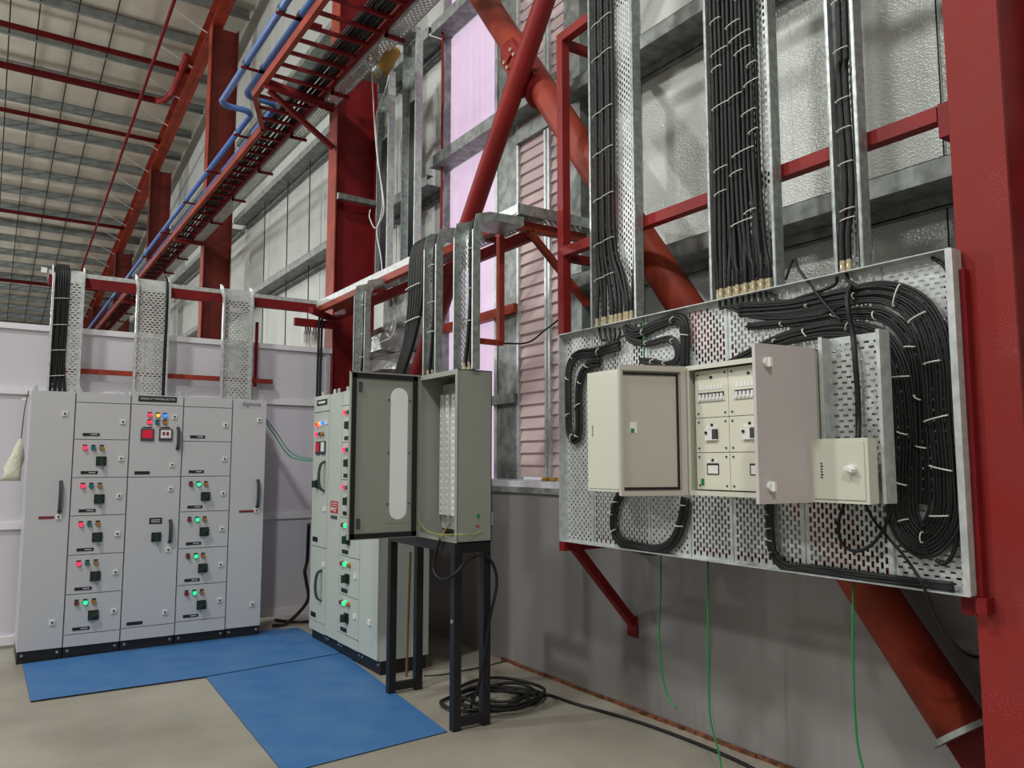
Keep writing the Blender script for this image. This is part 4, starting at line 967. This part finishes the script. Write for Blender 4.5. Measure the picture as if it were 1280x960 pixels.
drop_cab('slim drop tray onto the side switchboard near the corner column', 6.20, 6.45, 2.66, 2.14, -.11, 2, cl='black cable pair curving down the slim tray by the corner column')
bb = bundle('cable_bundle', 'bunch of black cables falling from the rack tray behind the open cabinet door', (2.6, 5.1, 2.15))
for i in range(6):
    yy = 5.33 - i * .042
    pts = [(2.60, yy + .27 + .02 * i, 2.145), (2.60, yy + .20 + .015 * i, 2.25), (2.60, yy + .06 + .01 * i, 2.48), (2.60, yy, 2.75), (2.61, yy, 3.08), (2.66, yy, 3.22), (2.80, yy, 3.235)]
    MB().tube(cr(pts, 6), .0165, 8).build('cable', 'cable' if i % 3 else 'cable2', bb, True)
for z in (2.6, 2.85): tie(bb, (2.575, 5.34, z), (2.575, 5.12, z + .01), .004)
bt = bundle('cable_bundle', 'pair of black cables dropping past the rack corner behind the side switchboard', (2.75, 7.7, .4))
for k in range(2):
    xx = 2.80 + .03 * k
    MB().tube(cr([(xx, 7.85, 3.16), (xx, 7.86, 2.8), (xx - .01, 7.84, 2.2), (xx, 7.85, 1.5), (xx - .01, 7.85, .9), (xx - .02, 7.75, .45)], 5), .013, 7).build('cable', 'cable', bt, True)

# ================================================================== HIGH LADDER TRAY, CABLES, BLUE PIPES
ht = thing('cable_ladder', 'high red cable ladder with perforated side tray running along the wall columns', 'cable tray', (2.6, 8, 5.45))
ZL = 5.50
MB().box((2.17, 4.6, ZL - .03), (2.22, 8.35, ZL + .06)).build('side_rail', 'rust', ht)
MB().bar((2.195, 8.35, ZL + .015), (2.515, 9.15, ZL + .015), .05, .09).build('side_rail', 'rust', ht)
MB().box((2.49, 9.1, ZL - .03), (2.54, 46, ZL + .06)).build('side_rail', 'rust', ht)
MB().box((2.79, 4.6, ZL - .03), (2.82, 46, ZL + .06)).build('side_rail', 'redd', ht)
yy = 4.8
while yy < 30:
    x0 = 2.2 if yy < 8.4 else (2.52 if yy > 9.1 else 2.2 + (yy - 8.4) / .7 * .3)
    MB().bar((x0, yy, ZL - .01), (2.8, yy, ZL - .01), .035, .03).build('rung', 'redd', ht); yy += .27 if yy < 12 else .4
mb = MB().slots((2.83, 4.6, 5.44), (1, 0, 0), (0, 1, 0), .15, 8, .025, .06, .014, .030); mb.build('perforated_tray', 'galvw', ht)
MB().box((2.83, 12.6, 5.44), (2.98, 46, 5.442)).build('perforated_tray', 'galvw', ht)
for x in (2.83, 2.98): MB().box((x - .002, 4.6, 5.44), (x + .002, 46, 5.50)).build('tray_flange', 'galvw', ht)
yy = 6.3
while yy < 24:
    mb = MB().box((2.80, yy, 5.40), (3.0, yy + .03, 5.43)); mb.box((2.8, yy, 5.40), (2.825, yy + .03, 5.75)); mb.build('tray_bracket', 'redd', ht); yy += 1.35
MB().bar((2.25, 8.02, 5.44), (2.97, 8.02, 4.97), .05, .05, (0, 1, 0)).build('strut', 'redd', ht)
MB().cyl((2.2, 8.0, 5.5), (2.95, 8.0, 5.42), .055, 12).build('cross_arm', 'redd', ht, True)
MB().bar((2.5, 14.4, 5.40), (3.0, 14.4, 5.40), .06, .06).build('cross_arm', 'redd', ht)
MB().bar((2.5, 20.7, 5.40), (3.0, 20.7, 5.40), .06, .06).build('cross_arm', 'redd', ht)
hc = bundle('cable_bundle', 'many black cables lying along the high red ladder', (2.6, 8, 5.53))
for i in range(13):
    xx = 2.545 + i * .019; ph = random.uniform(0, 6); pts = []
    for k in range(60):
        y_ = 4.6 + k * .5
        pts.append((xx + .012 * math.sin(y_ * 1.1 + ph), y_, ZL + .02 + .008 * math.sin(y_ * 2 + ph) + (.02 if i % 3 == 0 else 0)))
    MB().tube(pts, .012, 6).build('cable', 'cable' if i % 4 else 'cable2', hc, True)
def bpipe(label, xa, xb, ya, z):
    b = thing('blue_pipe', label, 'pipe', (xa, 6, z), 'blue pipes beside the high ladder')
    MB().tube([(xa, 4.6, z), (xa, ya, z)], .034, 10).build('pipe', 'bluepipe', b, True)
    MB().tube(cr([(xa, ya - .05, z), (xa + .02, ya + .04, z), (xa + .1, ya + .1, z), (xb - .1, ya + .1, z), (xb - .02, ya + .16, z), (xb, ya + .25, z)], 3), .036, 10).build('elbow', 'bluepipe', b, True)
    MB().tube([(xb, ya + .2, z), (xb, 46, z)], .034, 10).build('pipe', 'bluepipe', b, True)
    for yy in (6.9, 8.1, 9.9, 11.4, 13, 15, 17, 19.5, 22):
        x = xa if yy < ya else xb; mb = MB().cyl((x, yy - .03, z), (x, yy + .03, z), .042, 10); mb.build('pipe_clamp', 'dark', b)
        MB().bar((x - .05, yy, z - .045), (x + .2, yy, z - .045), .03, .02).build('clamp_bar', 'redd', b)
bpipe('outer of the two blue pipes beside the high ladder', 2.03, 2.41, 9.12, 5.7)
bpipe('inner of the two blue pipes beside the high ladder', 2.215, 2.59, 8.75, 5.7)

# galvanised cross arms on far columns
for yc_, lab in ((8.0, 'corner'), (14.5, 'first far'), (20.8, 'second far')):
    o = thing('galvanised_arm', f'galvanised cross arm fixed to the {lab} red column', 'bracket', (3.1, yc_, 4.4), 'galvanised arms on the columns')
    z = 4.42 if yc_ < 9 else 4.55
    MB().bar((3.0, yc_ - .06, z), (3.5, yc_ - .02, z), .03, .07).build('arm', 'galvd', o); MB().bar((3.0, yc_ - .06, z - .03), (3.5, yc_ - .06, z - .03), .06, .006).build('arm_lip', 'galvd', o)
# two vertical trays from the high tray beside the window
def vtray(label, y0, y1, z0, z1, ncab, bright):
    x = 3.3; t = thing('cable_tray', label, 'cable tray', (x, (y0 + y1) / 2, z0), 'vertical trays beside the daylit panes')
    MB().slots((x + .03, y1, z0), (0, -1, 0), (0, 0, 1), y1 - y0, z1 - z0, .02, .04, .010, .018).build('perforated_base', 'galv', t)
    for yy in (y0, y1): MB().box((x - .04, yy - .002, z0), (x + .03, yy + .002, z1)).build('side_flange', 'galvw' if yy == y0 else 'galv', t)  # brighter zinc on one flange stands for light from the window
    MB().box((x - .042, y0, z0), (x - .04, y0 + .018, z1)).build('flange_lip', 'galvw', t)
    MB().bar((x, (y0 + y1) / 2, z1), (2.95, (y0 + y1) / 2, z1 + .0), y1 - y0, .06, (0, 0, 1)).build('top_link', 'galv', t)
    for i in range(ncab):
        pass
    b = bundle('cable_bundle', label.replace('vertical galvanised tray', 'black cables in the vertical tray'), (x, y0 + .1, z0))
    for i in range(ncab):
        yy = y0 + .05 + i * .036
        MB().tube([(x - .025, yy, z0), (x - .025, yy + .01, (z0 + z1) / 2), (x - .025, yy, z1 - .7)], .018, 6).build('cable', 'cable', b, True)
vtray('vertical galvanised tray nearest the daylit panes', 6.60, 6.90, 3.2, 5.75, 3, True)
vtray('vertical galvanised tray next to the corner column', 7.22, 7.50, 3.2, 5.6, 4, False)
tag(MB().tube(cr([(3.6, 6.70, 5.9), (3.6, 6.69, 4.6), (3.6, 6.70, 3.0), (3.6, 6.70, 1.41)], 3), .013, 6).build('red_conduit', 'red', None, True), 'thin red rod beside the daylit panes', 'rod')
wire('white wire looping down past the corner column', [PX(484, 60, 3.2), PX(486, 95, 3.2), PX(476, 128, 3.2), PX(470, 150, 3.2), PX(473, 200, 3.2), PX(478, 255, 3.2), PX(470, 285, 3.2), PX(462, 272, 3.2), PX(463, 262, 3.2)], .006, 'wire')
wire('white wire hanging in front of the corner column from the high tray', [PX(463, 62, 3.0), PX(466, 110, 3.0), PX(468, 150, 3.0), PX(472, 200, 3.0), PX(480, 260, 3.0), PX(471, 288, 3.0), PX(476, 320, 3.0), PX(478, 345, 3.0)], .006, 'wire')
pr = tag(MB().cyl(PX(493, 62, 3.05), PX(478, 88, 2.95), .07, 16).build('packing_roll', 'yellowish', None, True), 'brown wrapped roll wedged beside the high perforated tray', 'roll')
tn = thing('metal_can', 'small silver can below the brown roll at the high tray', 'can', PX(474, 86, 2.95))
MB().cyl(PX(477, 80, 2.95), PX(470, 92, 2.92), .055, 14).build('can_body', 'galv', tn, True)
MB().cyl(PX(470, 92, 2.92), PX(469, 94, 2.915), .05, 14).build('can_lid', 'yellowish', tn)

# ================================================================== CLUTTER
# foil wrapped duct on the sill by the corner column
du = thing('foil_duct', 'crumpled silver foil duct on the sill behind the rack tray', 'duct', (3.5, 7.2, 1.41))
mb = MB()
import itertools
def lumpy(mb, c, s, seed, n=7):
    rnd = random.Random(seed); vs = []; fs = []
    for i in range(n + 1):
        for j in range(2 * n):
            th = math.pi * i / n; ph = math.pi * j / n; k = 1 + rnd.uniform(-.14, .14)
            se = lambda v: math.copysign(abs(v) ** .55, v)
            vs.append((c[0] + s[0] * k * se(math.sin(th)) * se(math.cos(ph)), c[1] + s[1] * k * se(math.sin(th)) * se(math.sin(ph)), c[2] + s[2] * k * se(math.cos(th))))
    for i in range(n):
        for j in range(2 * n): fs.append((i * 2 * n + j, i * 2 * n + (j + 1) % (2 * n), (i + 1) * 2 * n + (j + 1) % (2 * n), (i + 1) * 2 * n + j))
    mb.add(vs, fs)
dc = PX(492, 428, 3.36)
lumpy(mb, (3.36, dc.y, dc.z), (.13, .50, .17), 3); mb.build('duct_body', 'duct', du)
mb = MB(); lumpy(mb, (3.34, dc.y - .1, dc.z - .24), (.12, .55, .10), 9); mb.build('duct_fold', 'duct', du)
MB().box((3.40, dc.y - .45, dc.z + .12), (3.46, dc.y + .35, dc.z + .62)).build('backing_panel', 'galvd', du)
MB().box((3.36, dc.y - .12, 1.405), (3.47, dc.y + .12, dc.z - .30)).build('stand_post', 'galvd', du)
MB().box((3.36, dc.y - .12, 1.405), (3.6, dc.y + .12, 1.45)).build('stand_post', 'galvd', du)
wire('white wire drooping in a loop in front of the foil duct', [PX(490, 372, 3.1), PX(494, 385, 3.1), PX(495, 402, 3.1), PX(490, 420, 3.1), PX(476, 428, 3.1)], .005, 'wire')
# white fittings on the partition top
for i, (u, v) in enumerate(((382, 424), (385.5, 421), (392, 422), (395, 423))):
    p = PY(u, v, 8.02); lab = ['white fitting on the partition top, farthest left of the four', 'white fitting on the partition top, second of the four', 'white fitting on the partition top, third of the four', 'white fitting on the partition top nearest the corner column'][i]
    f = thing('cable_fitting', lab, 'fitting', (p.x, 8.02, 2.75), 'white fittings on the partition top')
    MB().cyl((p.x, 8.02, 2.75), (p.x, 8.02, 2.93), .025, 8).build('sleeve', 'white', f)
    MB().tube(cr([(p.x, 8.02, 2.92), (p.x, 8.03, 3.0), (p.x + .03, 8.06, 3.02), (p.x + .05, 8.1, 2.93)], 4), .008, 6).build('tail', 'cable', f)
# blue mats
def matmesh(label, pts, z):
    P = [PZ(u, v, 0) for u, v in pts]
    t = thing('rubber_mat', label, 'mat', (P[0].x, P[0].y, z), 'blue rubber mats on the floor')
    MB().prism([(p.x, p.y, z) for p in P], (0, 0, .004)).build('backing', 'gasket', t)
    MB().prism([(p.x, p.y, z + .004) for p in P], (0, 0, .002)).build('top_sheet', 'blue', t)
matmesh('blue rubber mat lying along the front of the switchboard bank', [(38, 878.5), (257, 847.5), (425, 818), (392, 796), (372, 786), (330, 790), (160, 814), (28, 832)], .0065)
matmesh('blue rubber mat reaching from the bank mat towards the camera', [(355, 968), (559, 915.5), (424, 814), (254, 843)], .0005)
# coil of cable on the floor
fc = thing('cable_coil', 'loose black cable coil lying on the floor by the stand legs', 'cable coil', (2.8, 4.45, 0))
for k in range(6):
    rnd = random.Random(k); cxx, cyy = 2.83 + rnd.uniform(-.10, .14), 4.44 + rnd.uniform(-.1, .1); ra, rb = .27 + rnd.uniform(-.08, .05), .25 + rnd.uniform(-.07, .05); ph = rnd.uniform(0, 6)
    pts = [(cxx + ra * math.cos(a + ph), cyy + rb * math.sin(a + ph) , .013 + .012 * k * .8 + .008 * math.sin(3 * a + k)) for a in [i * 2 * math.pi / 22 for i in range(24)]]
    MB().tube(cr(pts, 2), .0105, 7).build('cable_turn', 'cable', fc, True)
cable('black cable running along the floor beside the copper strip', [PZ(640, 873, .01), PZ(680, 868, .01), PZ(720, 880, .01), PZ(790, 900, .01), PZ(860, 925, .01), PZ(930, 955, .01), PZ(980, 985, .01), PZ(1060, 1040, .01)], .010)
cable('thin dark wire on the floor behind the stand', [PZ(530, 845, .006), PZ(555, 843, .006), PZ(580, 838, .006), PZ(610, 832, .006), PZ(632, 826, .006)], .004)
cable('dark hose on the floor behind the side switchboard, curving up', [PZ(344, 775, .015), PZ(360, 777, .015), PZ(380, 777, .015), PZ(400, 774, .015)], .014)
cable('black cable arching behind the far end of the side switchboard', [V((2.33, 7.62, .017)), V((2.46, 7.6, .022)), PY(384, 752, 7.5), PY(383, 728, 7.5), PY(381, 715, 7.5), PY(384, 700, 7.5), PY(385, 680, 7.4), PY(386, 655, 7.3)], .016)
wire('upper green earth lead slung between the bank and the side switchboard', [V((2.122, 7.42, PY(334, 519, 7.42).z)), PY(345, 540, 7.45), PY(360, 562, 7.35), PY(375, 571, 7.2), V((2.60, 6.955, PX(390, 575, 2.55).z))], .006, 'teal')
wire('lower green earth lead slung between the bank and the side switchboard', [V((2.122, 7.42, PY(334, 522, 7.42).z)), PY(344, 545, 7.45), PY(358, 566, 7.35), PY(373, 574, 7.2), V((2.60, 6.955, PX(390, 577, 2.55).z))], .006, 'green')
# copper strip along the foot of the wall
cs = MB()
for k in range(24): cs.obox((3.466 + .004 * math.sin(k * 1.7), 1.2 + k * .178, .0105), (.010, 0, 0), (0, .09, 0), (0, 0, .010))
tag(cs.build('copper_strip', 'copper'), 'copper earthing strip along the foot of the grey wall', 'strip')
# plastic bag hanging at the bank's left side
p = PY(27, 545, 7.28); bg = thing('plastic_bag', 'crumpled pale plastic bag hanging beside the leftmost cabinet', 'bag', (p.x, 7.3, 1.45))
mb = MB(); vs = []; rnd = random.Random(4); n = 12
for i in range(7):
    t = i / 6; z = p.z - .02 - .33 * t; c = p.x - .055 * t - .0; rr = .012 + .062 * t ** .8
    for j in range(n): a = 2 * math.pi * j / n; k = 1 + rnd.uniform(-.25, .25); vs.append((c + rr * k * math.cos(a), 7.32 + rr * .5 * k * math.sin(a), z))
fs = [(i * n + j, i * n + (j + 1) % n, (i + 1) * n + (j + 1) % n, (i + 1) * n + j) for i in range(6) for j in range(n)] + [tuple(range(6 * n, 7 * n))]
mb.add(vs, fs); mb.build('bag_body', 'bag', bg, True)
MB().tube(cr([(p.x, 7.32, p.z - .03), (p.x + .01, 7.32, p.z + .2), (p.x + .03, 7.33, p.z + .36)], 3), .004, 5).build('string', 'dark', bg)
MB().box((PY(27, 497, 7.36).x, 7.35, PY(27, 497, 7.36).z), (PY(38, 497, 7.36).x, 7.36, PY(27, 500, 7.36).z)).build('hook', 'white', bg)
# wall socket
p = PX(612, 648, WX); sk = thing('wall_socket', 'small white socket on the grey wall behind the open cabinet', 'socket', (WX, p.y, p.z))
MB().box((WX - .012, p.y - .05, p.z - .05), (WX, p.y + .05, p.z + .05)).build('socket_plate', 'white', sk); MB().box((WX - .016, p.y - .02, p.z - .025), (WX - .012, p.y + .02, p.z + .025)).build('socket_insert', 'panel', sk)
# wooden batten leaning behind the stand
tag(MB().bar(PY(508, 846, 5.35), PY(513, 690, 5.35), .014, .014).build('wooden_batten', 'batten'), 'thin brown batten standing between the stand legs', 'batten')
# rubble on sill
rb = thing('sill_rubble', 'small brown crumbs lying on the sill below the louvre', 'rubble', (3.6, 4.9, 1.41))
for k in range(6):
    mb = MB(); lumpy(mb, (3.62 + .02 * (k % 2), 4.78 + k * .05, 1.42), (.02, .025, .015), k, 4); mb.build('crumb', 'yellowish', rb)
